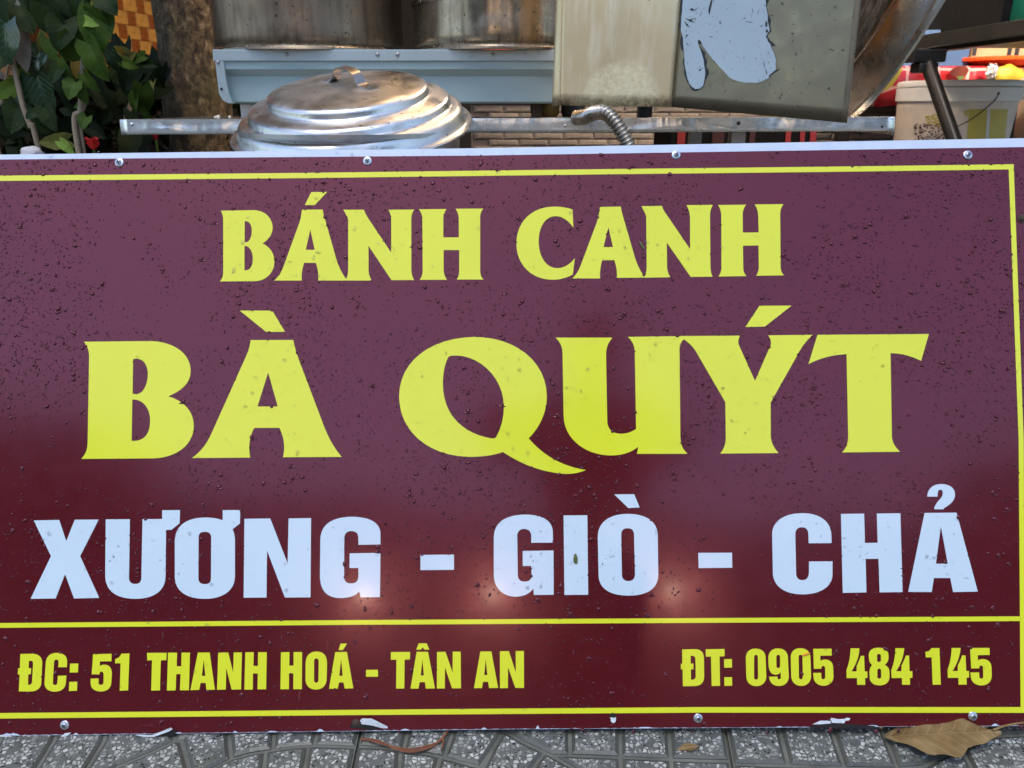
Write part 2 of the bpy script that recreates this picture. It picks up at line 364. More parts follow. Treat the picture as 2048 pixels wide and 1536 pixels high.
 (9, Y, 'M 427 345 L 490 344 L 492 300 C 490 260 460 240 415 240 C 365 241 338 268 335 320 L 327 455 C 325 500 355 523 402 523 C 450 523 480 500 483 455 L 487 406 L 425 407 L 421 455 C 420 470 412 475 403 475 C 392 475 387 468 388 452 L 396 310 C 397 295 403 289 413 289 C 424 289 430 296 430 310 Z'),
 (9, Y, 'M 514 318 L 574 318 L 571 383 L 511 383 Z M 508 452 L 567 451 L 564 516 L 505 519 Z'),
 (9, Y, 'M 682 250 L 817 246 L 816 301 L 732 302 L 731 335 C 745 328 760 325 770 326 C 805 330 820 355 819 400 L 815 460 C 811 502 780 522 735 522 C 690 520 662 498 664 455 L 664 428 L 722 427 L 722 460 C 722 470 730 475 740 474 C 752 473 758 465 758 452 L 759 400 C 759 385 752 377 742 377 C 735 377 730 382 728 398 L 672 396 Z'),
 (9, Y, 'M 888 246 L 948 244 L 938 514 L 877 516 L 883 316 L 843 316 L 845 284 C 865 280 880 268 888 246 Z'),
 (9, Y, 'M 1077 240 L 1220 239 L 1217 293 L 1177 294 L 1171 514 L 1107 515 L 1113 294 L 1078 295 Z'),
 (9, Y, 'M 1230 239 L 1296 238 L 1293 338 L 1327 338 L 1329 238 L 1390 238 L 1383 513 L 1317 513 L 1322 395 L 1290 395 L 1286 514 L 1222 515 Z'),
 (9, Y, 'M 1448 238 L 1534 237 L 1573 509 L 1511 510 L 1505 460 L 1468 460 L 1458 510 L 1394 512 Z M 1492 288 L 1503 408 L 1477 408 Z'),
 (9, Y, 'M 1597 238 L 1670 237 L 1706 385 L 1710 237 L 1770 237 L 1764 507 L 1695 508 L 1656 350 L 1652 508 L 1588 509 Z'),
 (9, Y, 'M 1795 236 L 1857 235 L 1854 335 L 1886 335 L 1889 235 L 1952 235 L 1947 506 L 1884 506 L 1886 390 L 1851 390 L 1850 508 L 1788 509 Z'),
 (10, Y, 'M 154 235 L 216 234 L 215 333 L 246 333 L 246 234 L 308 234 L 307 505 L 244 505 L 245 389 L 213 389 L 212 505 L 150 506 Z'),
 (10, Y, 'M 334 320 C 334 260 365 230 415 230 C 463 230 491 260 491 315 L 488 430 C 487 480 455 508 410 508 C 365 508 333 480 333 430 Z M 396 305 C 396 290 401 280 412 280 C 424 280 430 290 430 305 L 428 438 C 427 452 420 458 411 458 C 402 458 396 452 396 438 Z'),
 (10, Y, 'M 551 234 L 636 233 L 683 499 L 620 501 L 611 456 L 578 456 L 570 501 L 505 502 Z M 594 285 L 605 408 L 580 408 Z M 590 172 L 637 172 L 607 219 L 575 219 Z'),
 (10, Y, 'M 776 364 L 863 363 L 863 414 L 775 414 Z'),
 (10, Y, 'M 958 234 L 1098 233 L 1097 288 L 1058 289 L 1056 500 L 996 501 L 998 289 L 957 290 Z'),
 (10, Y, 'M 1146 232 L 1229 232 L 1280 499 L 1214 501 L 1206 453 L 1168 454 L 1160 501 L 1101 501 Z M 1188 285 L 1199 405 L 1176 405 Z M 1161 170 L 1219 170 L 1239 216 L 1204 216 L 1190 200 L 1177 216 L 1143 216 Z'),
 (10, Y, 'M 1295 233 L 1357 232 L 1409 385 L 1410 231 L 1468 231 L 1470 499 L 1405 499 L 1353 345 L 1352 500 L 1294 500 Z'),
 (10, Y, 'M 1612 230 L 1692 229 L 1742 496 L 1676 497 L 1668 451 L 1631 452 L 1624 497 L 1565 498 Z M 1652 282 L 1663 402 L 1640 402 Z'),
 (10, Y, 'M 1755 228 L 1820 227 L 1871 382 L 1870 226 L 1930 226 L 1931 496 L 1868 496 L 1814 345 L 1813 497 L 1755 498 Z'),
 (12, Y, 'M 88 116 L 260 113 C 325 118 358 155 358 230 L 361 450 C 358 530 320 568 240 570 L 97 573 L 94 363 L 72 363 L 72 294 L 90 294 Z M 193 194 C 240 190 253 210 253 245 L 256 450 C 255 480 235 495 198 492 L 196 363 L 228 362 L 228 292 L 194 292 Z'),
 (12, Y, 'M 380 114 L 614 110 L 616 201 L 552 203 L 558 567 L 454 569 L 446 204 L 382 205 Z'),
 (12, Y, 'M 608 236 L 705 235 L 706 341 L 609 342 Z M 611 461 L 707 460 L 708 566 L 612 567 Z'),
 (12, Y, 'M 878 220 C 880 150 925 106 1000 106 C 1075 106 1122 150 1123 215 L 1132 450 C 1130 525 1080 571 1010 571 C 935 571 888 525 885 455 Z M 981 220 C 981 195 988 183 1002 183 C 1018 183 1026 195 1027 215 L 1030 455 C 1030 480 1020 491 1006 491 C 990 491 981 480 980 455 Z'),
 (12, Y, 'M 1157 220 C 1158 150 1205 103 1278 103 C 1350 103 1398 148 1400 215 L 1411 450 C 1410 525 1360 569 1288 569 C 1215 569 1170 525 1168 455 L 1270 452 C 1270 478 1276 488 1290 488 C 1305 488 1312 478 1312 455 L 1310 398 C 1295 420 1270 430 1240 429 C 1190 425 1162 380 1160 300 Z M 1257 220 C 1257 195 1265 183 1280 183 C 1296 183 1304 195 1304 215 L 1304 315 C 1304 338 1296 347 1282 347 C 1266 347 1258 338 1258 315 Z'),
 (12, Y, 'M 1435 215 C 1437 145 1480 101 1555 101 C 1630 101 1678 145 1679 210 L 1688 445 C 1686 520 1640 568 1567 568 C 1493 568 1445 520 1442 450 Z M 1534 215 C 1534 192 1542 182 1556 182 C 1572 182 1581 192 1581 212 L 1586 450 C 1586 475 1578 487 1562 487 C 1546 487 1537 475 1536 452 Z'),
 (12, Y, 'M 1715 109 L 1942 107 L 1944 192 L 1802 194 L 1803 260 C 1820 247 1840 240 1865 241 C 1930 243 1960 285 1962 345 L 1966 450 C 1964 522 1915 566 1843 566 C 1770 566 1720 522 1718 455 L 1714 408 L 1812 406 L 1815 455 C 1815 475 1825 486 1840 486 C 1856 486 1864 476 1864 455 L 1863 350 C 1862 330 1852 321 1838 321 C 1824 321 1815 332 1814 355 L 1722 356 Z'),
 (13, Y, 'M 134 106 L 246 106 C 245 200 210 300 145 401 L 211 401 L 213 330 C 230 290 255 240 264 202 L 307 201 L 314 401 L 349 401 L 349 484 L 319 484 L 321 572 L 218 572 L 216 486 L 83 486 L 81 385 C 115 300 132 210 134 106 Z'),
 (13, Y, 'M 492 97 C 570 97 618 135 619 195 L 619 225 C 617 265 600 295 570 318 C 610 335 630 365 631 410 L 632 470 C 630 540 580 579 505 579 C 425 579 378 540 377 470 L 376 410 C 377 365 395 335 410 318 C 385 300 370 270 369 230 L 367 195 C 368 135 415 97 492 97 Z M 472 205 C 472 185 480 177 494 177 C 512 177 521 187 522 205 L 523 255 C 522 273 512 281 498 281 C 482 281 473 273 473 255 Z M 476 395 C 477 375 487 365 500 365 C 516 365 524 375 525 395 L 527 465 C 526 485 515 494 501 494 C 487 494 479 485 478 465 Z'),
 (13, Y, 'M 707 104 L 820 104 C 815 195 783 300 717 399 L 785 399 L 787 325 C 805 290 830 240 840 200 L 882 198 L 889 399 L 925 399 L 925 482 L 893 483 L 895 571 L 793 571 L 791 485 L 659 486 L 655 385 C 688 300 706 205 707 104 Z'),
 (13, Y, 'M 1170 103 L 1271 102 L 1288 569 L 1184 571 L 1171 220 L 1097 222 L 1092 150 C 1125 150 1150 135 1170 103 Z'),
 (13, Y, 'M 1427 101 L 1541 101 C 1535 195 1500 300 1437 396 L 1507 396 L 1507 325 C 1525 290 1550 240 1560 197 L 1604 196 L 1613 396 L 1649 396 L 1649 479 L 1617 480 L 1620 569 L 1516 570 L 1513 482 L 1379 483 L 1376 380 C 1408 295 1425 200 1427 101 Z'),
 (13, Y, 'M 1664 101 L 1911 100 L 1914 190 L 1762 192 L 1763 262 C 1785 248 1805 243 1830 243 C 1900 246 1935 290 1937 355 L 1940 455 C 1938 535 1885 580 1808 580 C 1730 580 1675 535 1673 462 L 1668 415 L 1778 413 L 1780 460 C 1781 484 1792 495 1808 495 C 1824 495 1833 484 1832 462 L 1830 355 C 1829 334 1818 325 1803 325 C 1788 325 1780 336 1779 362 L 1677 363 Z'),
]
for z, m, p in GLYPHS: glyph(z, p, m)
# border lines
for p in ['M -12 351.5 L 600 346 L 1200 338.5 L 1700 333 L 2027 328.5 L 2047 880 L 2051 1425.5 L 1400 1425 L 700 1430 L -12 1437 Z M 2017 339 L 1700 343.5 L 1200 349 L 600 356.5 L -4 362 L -6 1426 L 700 1419.5 L 1400 1414 L 2041 1414 L 2037 880 Z',
          'M -6 1246 L 700 1240 L 1400 1236 L 2041 1232.5 L 2041 1242 L 1400 1245.5 L 700 1249.5 L -6 1255.5 Z']:
    glyph(0, p, Y, h=0.00028, name='border_line')

# screws
def metal_screw_mat():
    t = NT('zinc_screw'); t.set('Base Color', t.ramp(t.noise(400, 4), [(0.35, (0.45, 0.47, 0.5)), (0.7, (0.75, 0.78, 0.8))]))
    t.set('Metallic', 0.9); t.set('Roughness', 0.32); return t.m
M_SCREW = metal_screw_mat()
M_RUST = simple('rusty_screw', (0.07, 0.045, 0.03), 0.8, 0.2, var=0.5, vs=300, bump=0.6, bs=500)
M_HOLE = simple('dark_recess', (0.02, 0.025, 0.03), 0.7)
def screw_mesh():
    bm = bmesh.new(); r = 0.0058
    lathe(bm, [(r, 0), (r, .0009), (r * .9, .0013), (r * .62, .0015), (r * .58, .0026), (r * .4, .0034), (r * .0001 + .0000001, .0036)], 20)
    return bm
def cross_mesh():
    bm = bmesh.new(); w, l = .0007, .0024
    pts = [(-w, -l), (w, -l), (w, -w), (l, -w), (l, w), (w, w), (w, l), (-w, l), (-w, w), (-l, w), (-l, -w), (-w, -w)]
    prism(bm, [Vector((x, y, .0030)) for x, y in pts], Vector((0, 0, .0008))); return bm
SCREWS = [(239, 325), (735, 322), (1352, 310), (1935, 310), (130, 1450), (1396, 1436), (1945, 1432)]
sc0 = None
for i, (x, y) in enumerate(SCREWS):
    u, v = S(x, y)
    if sc0 is None:
        sc0 = build('screw', screw_mesh(), M_SCREW, sign, smooth=50); cr0 = build('cross_slot', cross_mesh(), M_HOLE, sc0); s_, c_ = sc0, cr0
    else:
        s_ = sc0.copy(); scene.collection.objects.link(s_); s_.parent = sign
        c_ = cr0.copy(); scene.collection.objects.link(c_); c_.parent = s_
    s_.location = (u, v, 0.0001); s_.rotation_euler = (0, 0, rnd.uniform(0, 1.5))
for x, y, k in ((2043, 437, 1.0), (712, 1446, 0.9)):
    u, v = S(x, y); o = build('screw', screw_mesh(), M_RUST, sign, smooth=50); o.location = (u, v, 0.0001); o.scale = (k, k, k); o['label'] = 'rusty brown screw'
# torn flaps of the printed film at the lower edge
def flap(pts, lift, mat=M_BOARD):
    bm = bmesh.new(); vs = []
    for (x, y), h in zip(pts, lift):
        u, v = S(x, y); vs.append((u, v, h))
    a = [bm.verts.new(p) for p in vs]; b = [bm.verts.new((p[0], p[1], p[2] + .0004)) for p in vs]
    n = len(vs); bm.faces.new(a[::-1]); bm.faces.new(b)
    for i in range(n): bm.faces.new((a[i], a[(i + 1) % n], b[(i + 1) % n], b[i]))
    bmesh.ops.triangulate(bm, faces=[f for f in bm.faces if len(f.verts) > 4])
    return build('torn_flap', bm, mat, sign)
M_TORN = simple('torn_white_backing', (0.7, 0.72, 0.74), 0.6, var=0.15, vs=200, bump=0.4, bs=300)
M_VOID = simple('black_gap', (0.012, 0.012, 0.012), 0.9)
flap([(272, 1470), (276, 1468), (305, 1469), (330, 1459), (345, 1452), (349, 1455), (340, 1461), (310, 1472), (290, 1473)], [.0006, .001, .002, .003, .005, .005, .003, .002, .001], M_TORN)
flap([(312, 1473), (330, 1463), (352, 1459), (354, 1464), (345, 1471)], [.0003] * 5, M_VOID)
flap([(722, 1437), (727, 1433), (745, 1434), (760, 1443), (775, 1452), (776, 1456), (765, 1456), (745, 1449), (725, 1445)], [.0055, .006, .005, .003, .001, .0006, .0006, .003, .005], M_TORN)
flap([(700, 1455), (702, 1445), (720, 1445), (745, 1450), (765, 1457), (740, 1459)], [.0003] * 6, M_VOID)
flap([(1660, 1438), (1662, 1435), (1676, 1438), (1690, 1437), (1692, 1435), (1700, 1436), (1698, 1440), (1690, 1441), (1688, 1446), (1664, 1445)], [.0006] * 10, M_TORN)
flap([(1625, 1448), (1640, 1441), (1660, 1441), (1662, 1446), (1640, 1448)], [.0006] * 5, M_TORN)
flap([(1620, 1452), (1660, 1446), (1700, 1448), (1750, 1452), (1755, 1457), (1620, 1456)], [.00035] * 6, M_VOID)
flap([(1220, 1434), (1226, 1435), (1232, 1434), (1231, 1443), (1227, 1446), (1222, 1443)], [.0005] * 6, M_TORN)
flap([(1219, 1430), (1224, 1425), (1230, 1427), (1232, 1434), (1226, 1435), (1220, 1434)], [.0005] * 6, M_VOID)
flap([(122, 1473), (132, 1465), (145, 1463), (140, 1468), (130, 1474)], [.0008, .002, .003, .002, .001], M_TORN)
flap([(0, 1473), (2, 1469), (18, 1470), (28, 1473)], [.0008, .001, .001, .0008], M_TORN)

# bits stuck to the sign
M_SEED = simple('seed_husk', (0.10, 0.11, 0.03), 0.5, var=0.4, vs=300)
def stuck(px, py, lx, ly, ang, mat, name, label, cat):
    bm = bmesh.new(); bmesh.ops.create_icosphere(bm, subdivisions=3, radius=1.0)
    for v in bm.verts:
        v.co.x *= 1 - 0.25 * v.co.y; v.co += Vector((noise.noise(v.co * 2), noise.noise(v.co * 2 + Vector((5, 0, 0))), 0)) * 0.18
    bmesh.ops.transform(bm, matrix=Matrix.Diagonal((lx, ly, .0012, 1)), verts=bm.verts[:])
    o = build(name, bm, mat, None, smooth=True)
    u, v = S(px, py)
    o.matrix_world = SM @ Matrix.Translation((u, v, .0012)) @ Matrix.Rotation(ang, 4, 'Z')
    return tag(o, label, cat)
stuck(1151, 1117, .0027, .0068, 0.05, M_SEED, 'seed_husk', 'small olive green seed husk stuck on the white letter I', 'seed husk')
stuck(1612, 1308, .0012, .0055, -1.25, simple('orange_petal', (0.75, 0.22, 0.02), 0.6), 'petal_scrap', 'tiny orange scrap of petal lying on the last zero of 0905', 'petal')
stuck(1283, 491, .0016, .0065, 0.5, M_SEED, 'leaf_scrap', 'thin dark green leaf scrap between the A and N of CANH', 'leaf scrap')

# rain drops
def drops():
    import numpy as np
    rg = np.random.RandomState(11)
    seg = 8
    ang = np.arange(seg) * 2 * np.pi / seg
    ring0 = np.stack([np.cos(ang), np.sin(ang), np.full(seg, -0.08)], 1)
    ring1 = np.stack([.86 * np.cos(ang), .86 * np.sin(ang), np.full(seg, 0.24)], 1)
    ring2 = np.stack([.5 * np.cos(ang), .5 * np.sin(ang), np.full(seg, 0.42)], 1)
    tmpl = np.concatenate([ring0, ring1, ring2, [[0, 0, .48]]])
    tf = []
    for a in (0, seg):
        for i in range(seg): tf.append((a + i, a + (i + 1) % seg, a + seg + (i + 1) % seg, a + seg + i))
    tt = [(2 * seg + i, 2 * seg + (i + 1) % seg, 3 * seg) for i in range(seg)]
    sets = [[[], [], 0], [[], [], 0]]
    boxes = [(min(p[0] for l in L for p in l), max(p[0] for l in L for p in l), min(p[1] for l in L for p in l), max(p[1] for l in L for p in l), L) for L in LETTER_LOOPS]
    strip_a, strip_b = S(0, 322), S(2048, 297)
    def on_letter(u, v):
        if v > strip_a[1] + (strip_b[1] - strip_a[1]) * (u - strip_a[0]) / (strip_b[0] - strip_a[0]): return True
        for a, b, c, e, L in boxes:
            if not (a <= u <= b and c <= v <= e): continue
            ins = False
            for l in L:
                j = len(l) - 1
                for i in range(len(l)):
                    if (l[i][1] > v) != (l[j][1] > v) and u < (l[j][0] - l[i][0]) * (v - l[i][1]) / (l[j][1] - l[i][1]) + l[i][0]: ins = not ins
                    j = i
            if ins: return True
        return False
    x0, y0 = S(-60, 1460); x1, y1 = S(2110, 300)
    def add(u, v, r, sx, sy, rot, hh):
        K = sets[1 if on_letter(u, v) else 0]; n = K[2]
        p = tmpl.copy()
        # irregular outline
        w = 1 + 0.22 * rg.uniform(-1, 1, seg)
        w = (w + np.roll(w, 1)) / 2
        for k in range(3): p[k * seg:(k + 1) * seg, :2] *= w[:, None]
        p[:, 0] *= r * sx; p[:, 1] *= r * sy; p[:, 2] *= r * hh
        # heavier at the lower end
        p[:, 1] -= 0.18 * r * (p[:, 2] / (r * hh * 0.48))
        c, s = math.cos(rot), math.sin(rot)
        q = p.copy(); q[:, 0] = c * p[:, 0] - s * p[:, 1] + u; q[:, 1] = s * p[:, 0] + c * p[:, 1] + v
        q[:, 2] += 0.00042
        K[0].append(q)
        for f in tf: K[1].append(tuple(n + i for i in f))
        for f in tt: K[1].append(tuple(n + i for i in f))
        K[2] += len(p)
    def dens(u, v):
        yy = (v - y0) / (y1 - y0)
        d = 0.50 + 0.9 * noise.noise(Vector((u * 5, v * 5, 0))) + 0.55 * noise.noise(Vector((u * 20, v * 20, 4)))
        if yy < 0.18: d *= 0.35
        elif yy < 0.28: d *= 0.8
        return d
    cnt = 0
    while cnt < 20000:
        u = rg.uniform(x0, x1); v = rg.uniform(y0, y1)
        if rg.uniform() > dens(u, v): continue
        k = rg.uniform()
        if k < 0.74: r = rg.uniform(.0004, .0009)
        elif k < 0.955: r = rg.uniform(.0009, .0015)
        else: r = rg.uniform(.0015, .0031)
        s = rg.uniform(0.75, 1.25); rot = rg.uniform(-.5, .5)
        onl = on_letter(u, v)
        if onl and rg.uniform() < 0.72: cnt += 1; continue
        add(u, v, r, 1 / s, s, rot, rg.uniform(0.35, 0.6) if onl else rg.uniform(0.9, 1.5))
        if onl: cnt += 1; continue
        if rg.uniform() < 0.35:   # a merged neighbour
            a = rg.uniform(0, 6.28); rr = r * rg.uniform(.5, .9)
            add(u + math.cos(a) * r, v + math.sin(a) * r, rr, 1, 1, 0, 0.8)
        if rg.uniform() < 0.12:   # smeared flat streak
            add(u, v - r, r * .7, 3.2, .7, rg.uniform(-.25, .25), 0.4)
        cnt += 1
    for k, (vs, faces, n) in enumerate(sets):
        V = np.concatenate(vs)
        me = bpy.data.meshes.new('water_drops'); me.from_pydata(V.tolist(), [], faces); me.update()
        me.polygons.foreach_set('use_smooth', [True] * len(me.polygons))
        t = NT('rain_water_on_vinyl' if k else 'rain_water_on_maroon')
        if k:
            t.set('Base Color', (1, 1, 1)); t.set('Roughness', 0.08); t.set('IOR', 1.33); t.set('Transmission Weight', 1.0)
        else:     # water takes on the maroon it lies on
            t.set('Base Color', (0.075, 0.009, 0.013)); t.set('Roughness', 0.13); t.set('IOR', 1.60); t.set('Specular Tint', (1.0, 0.56, 0.66))
        o = link('water_drops', me, t.m)
        o.matrix_world = SM
        tag(o, 'clear rain drops lying on the yellow and white letters of the sign' if k else 'dark rain drops scattered over the maroon ground of the sign', 'rain drops', kind='stuff')
drops()
# ------------------------------------------------------------------ ground and pavement
M_SOIL = simple('street_ground', (0.09, 0.085, 0.08), 0.85, var=0.25, vs=2, bump=0.3, bs=40)
M_CONC = simple('wet_grey_cement', (0.10, 0.10, 0.08), 0.5, var=0.3, vs=30, bump=0.5, bs=200, bd=0.001)
def ground():
    bm = bmesh.new()
    vs = [bm.verts.new(p) for p in ((-150, -150, -.16), (150, -150, -.16), (150, 150, -.16), (-150, 150, -.16))]
    bm.faces.new(vs); tag(build('ground', bm, M_SOIL), kind='structure')
    bm = boxb(-12, 12, -2.6, 4.6, -.155, -.0085, 0.01)
    tag(build('pavement', bm, M_CONC), kind='structure')
ground()
pave = bpy.data.objects['pavement']
def terrazzo():
    t = NT('terrazzo_chips')
    v = t.coord(which='Generated')
    geo = t.n('ShaderNodeNewGeometry'); pos = geo.outputs['Position']
    wob = t.n('ShaderNodeTexNoise'); wob.inputs['Scale'].default_value = 90; t.l(pos, wob.inputs['Vector'])
    mv = t.n('ShaderNodeVectorMath'); mv.operation = 'SCALE'; mv.inputs['Scale'].default_value = 0.006
    t.l(wob.outputs['Color'], mv.inputs[0])
    ad = t.n('ShaderNodeVectorMath'); ad.operation = 'ADD'; t.l(pos, ad.inputs[0]); t.l(mv.outputs[0], ad.inputs[1])
    p = ad.outputs[0]
    def cells(scale, thr, soft, vec):
        x = t.n('ShaderNodeTexVoronoi'); x.feature = 'DISTANCE_TO_EDGE'; x.inputs['Scale'].default_value = scale; t.l(vec, x.inputs['Vector'])
        y = t.n('ShaderNodeTexVoronoi'); y.inputs['Scale'].default_value = scale; t.l(vec, y.inputs['Vector'])
        return t.ramp(x.outputs['Distance'], [(thr, 0.0), (thr + soft, 1.0)]), y.outputs['Color']
    mask, col = cells(180, .11, .05, p)
    sep = t.n('ShaderNodeSeparateColor'); t.l(col, sep.inputs[0])
    keep = t.ramp(sep.outputs[0], [(0.36, 0.0), (0.38, 1.0)])
    tone = t.ramp(sep.outputs[1], [(0.0, (0.26, 0.26, 0.22)), (0.45, (0.42, 0.42, 0.36)), (0.75, (0.58, 0.57, 0.50)), (1.0, (0.34, 0.33, 0.30))])
    base = t.ramp(t.noise(45, 4, vec=pos), [(0.3, (0.095, 0.10, 0.088)), (0.7, (0.165, 0.17, 0.15))])
    off = t.n('ShaderNodeVectorMath'); off.operation = 'ADD'; t.l(p, off.inputs[0]); off.inputs[1].default_value = (3.3, 1.7, 0.4)
    m2, c2 = cells(330, .12, .06, off.outputs[0])
    s2 = t.n('ShaderNodeSeparateColor'); t.l(c2, s2.inputs[0])
    k2 = t.ramp(s2.outputs[0], [(0.74, 0.0), (0.76, 1.0)])
    c = t.mix(t.math('MULTIPLY', m2, k2), base, (0.012, 0.013, 0.013))
    c = t.mix(t.math('MULTIPLY', mask, keep), c, tone)
    # worn cement smears hide some of the chips
    sm = t.ramp(t.noise(28, 3, vec=pos), [(0.56, 0.0), (0.68, 0.9)])
    c = t.mix(sm, c, base)
    # only the top faces are ground to terrazzo, the sides stay cement with a little moss
    sx = t.n('ShaderNodeSeparateXYZ'); t.l(geo.outputs['True Normal'], sx.inputs[0])
    top = t.ramp(sx.outputs['Z'], [(0.9, 0.0), (0.96, 1.0)])
    c = t.mix(top, t.mix(t.noise(20, 3, vec=pos), (0.05, 0.052, 0.038), (0.12, 0.12, 0.10)), c)
    t.set('Base Color', c)
    t.set('Roughness', t.ramp(t.noise(25, 3, vec=pos), [(0.35, 0.2), (0.7, 0.5)]))
    t.bump(t.math('ADD', t.math('MULTIPLY', mask, keep), t.noise(150, 4, vec=pos)), 0.35, 0.0006)
    return t.m
M_TERR = terrazzo()
M_CORE = simple('tile_cement', (0.15, 0.15, 0.12), 0.55, var=0.3, vs=25, bump=0.5, bs=150)
def poly_area(P): return 0.5 * sum(P[i][0] * P[(i + 1) % len(P)][1] - P[(i + 1) % len(P)][0] * P[i][1] for i in range(len(P)))
def inset(P, d):
    """move every edge of a polygon inward by d"""
    if poly_area(P) < 0: P = P[::-1]
    n = len(P); L = []
    for i in range(n):
        a = Vector(P[i][:2]); b = Vector(P[(i + 1) % n][:2]); e = (b - a).normalized(); nn = Vector((-e.y, e.x)) * d
        L.append((a + nn, e))
    out = []
    for i in range(n):
        p, e = L[i - 1]; q, f = L[i]
        den = e.x * f.y - e.y * f.x
        if abs(den) < 0.05: out.append(q)
        else:
            t = ((q.x - p.x) * f.y - (q.y - p.y) * f.x) / den; out.append(p + e * t)
    return out
def block(P, tile, h=0.0, ch=0.0042):
    A = inset(P, 0.0026); B = inset(P, 0.0026 + ch)
    bm = bmesh.new(); n = len(A); h += rnd.uniform(-.0006, .0006)
    lo = [bm.verts.new((p.x, p.y, -.0075)) for p in A]; mid = [bm.verts.new((p.x, p.y, h - .0022)) for p in A]; up = [bm.verts.new((p.x, p.y, h)) for p in B]
    for r0, r1 in ((lo, mid), (mid, up)):
        for i in range(n): bm.faces.new((r0[i], r0[(i + 1) % n], r1[(i + 1) % n], r1[i]))
    bm.faces.new(up)
    bmesh.ops.triangulate(bm, faces=[f for f in bm.faces if len(f.verts) > 4])
    return build('block', bm, M_TERR, tile)
def tile_slab(P):
    A = inset(P, 0.0018); bm = bmesh.new()
    prism(bm, [Vector((p.x, p.y, -.0082)) for p in A], Vector((0, 0, .0047)))
    return build('paving_tile', bm, M_CORE, pave)
def gp(pts): return [tuple(Pz(x, y, 0.0)[:2]) for x, y in pts]
T1 = gp([(-40, 1400), (737, 1400), (722, 1455), (705, 1536), (688, 1620), (-80, 1620)])
T2 = gp([(737, 1400), (1442, 1400), (1451, 1455), (1466, 1536), (1482, 1620), (688, 1620), (705, 1536), (722, 1455)])
T3 = gp([(1442, 1400), (2130, 1400), (2190, 1620), (1482, 1620), (1466, 1536), (1451, 1455)])
B1 = [[(-45, 1420), (20, 1420), (-2, 1478), (-45, 1560)],
      [(20, 1420), (125, 1420), (108, 1478), (72, 1536), (30, 1610), (-48, 1610), (-45, 1560), (-2, 1478)],
      [(125, 1420), (225, 1420), (206, 1480), (172, 1536), (130, 1610), (30, 1610), (72, 1536), (108, 1478)],
      [(225, 1420), (330, 1420), (350, 1479), (300, 1503), (235, 1530), (200, 1560), (150, 1580), (172, 1536), (206, 1480)],
      [(330, 1420), (455, 1420), (457, 1466), (462, 1515), (432, 1530), (388, 1550), (378, 1536), (362, 1479), (350, 1479)],
      [(350, 1479), (362, 1479), (378, 1536), (388, 1552), (375, 1610), (130, 1610), (200, 1560), (235, 1530), (300, 1503)],
      [(455, 1420), (547, 1420), (547, 1463), (545, 1498), (500, 1505), (462, 1515), (457, 1466)],
      [(547, 1420), (640, 1420), (635, 1460), (628, 1489), (586, 1492), (545, 1498), (547, 1463)],
      [(640, 1420), (730, 1420), (720, 1457), (712, 1492), (670, 1490), (628, 1489), (635, 1460)],
      [(388, 1552), (432, 1530), (462, 1515), (500, 1505), (531, 1500), (525, 1550), (515, 1610), (375, 1610)],
      [(531, 1500), (545, 1498), (586, 1492), (616, 1490), (606, 1550), (598, 1610), (515, 1610), (525, 1550)],
      [(616, 1490), (628, 1489), (670, 1490), (712, 1492), (700, 1550), (688, 1610), (598, 1610), (606, 1550)]]
B2 = [[(740, 1420), (820, 1420), (815, 1462), (806, 1500), (770, 1493), (716, 1490), (722, 1455)],
      [(820, 1420), (910, 1420), (905, 1462), (888, 1511), (850, 1504), (806, 1500), (815, 1462)],
      [(910, 1420), (1015, 1420), (1007, 1458), (985, 1495), (960, 1531), (925, 1522), (888, 1511), (905, 1462)],
      [(712, 1490), (770, 1493), (800, 1499), (797, 1550), (790, 1610), (690, 1610), (705, 1536)],
      [(800, 1499), (850, 1504), (880, 1510), (870, 1550), (858, 1610), (790, 1610), (797, 1550)],
      [(880, 1510), (925, 1522), (960, 1531), (985, 1540), (960, 1610), (858, 1610), (870, 1550)],
      [(1007, 1458), (1045, 1480), (1090, 1502), (1075, 1520), (1050, 1560), (1030, 1610), (960, 1610), (975, 1560), (966, 1533), (985, 1495)],
      [(1015, 1420), (1140, 1420), (1140, 1508), (1105, 1508), (1090, 1502), (1045, 1480), (1007, 1458)],
      [(1140, 1420), (1240, 1420), (1241, 1512), (1195, 1510), (1140, 1508)],
      [(1240, 1420), (1336, 1420), (1342, 1516), (1290, 1514), (1241, 1512)],
      [(1336, 1420), (1444, 1420), (1451, 1455), (1461, 1519), (1400, 1518), (1342, 1516)],
      [(1090, 1502), (1150, 1535), (1200, 1562), (1190, 1610), (1030, 1610), (1050, 1560), (1075, 1520)],
      [(1105, 1508), (1140, 1508), (1195, 1510), (1241, 1512), (1243, 1560), (1243, 1580), (1200, 1562), (1150, 1535)],
      [(1241, 1512), (1290, 1514), (1342, 1516), (1346, 1560), (1350, 1610), (1244, 1610), (1243, 1560)],
      [(1342, 1516), (1400, 1518), (1461, 1519), (1468, 1555), (1480, 1610), (1350, 1610), (1346, 1560)]]
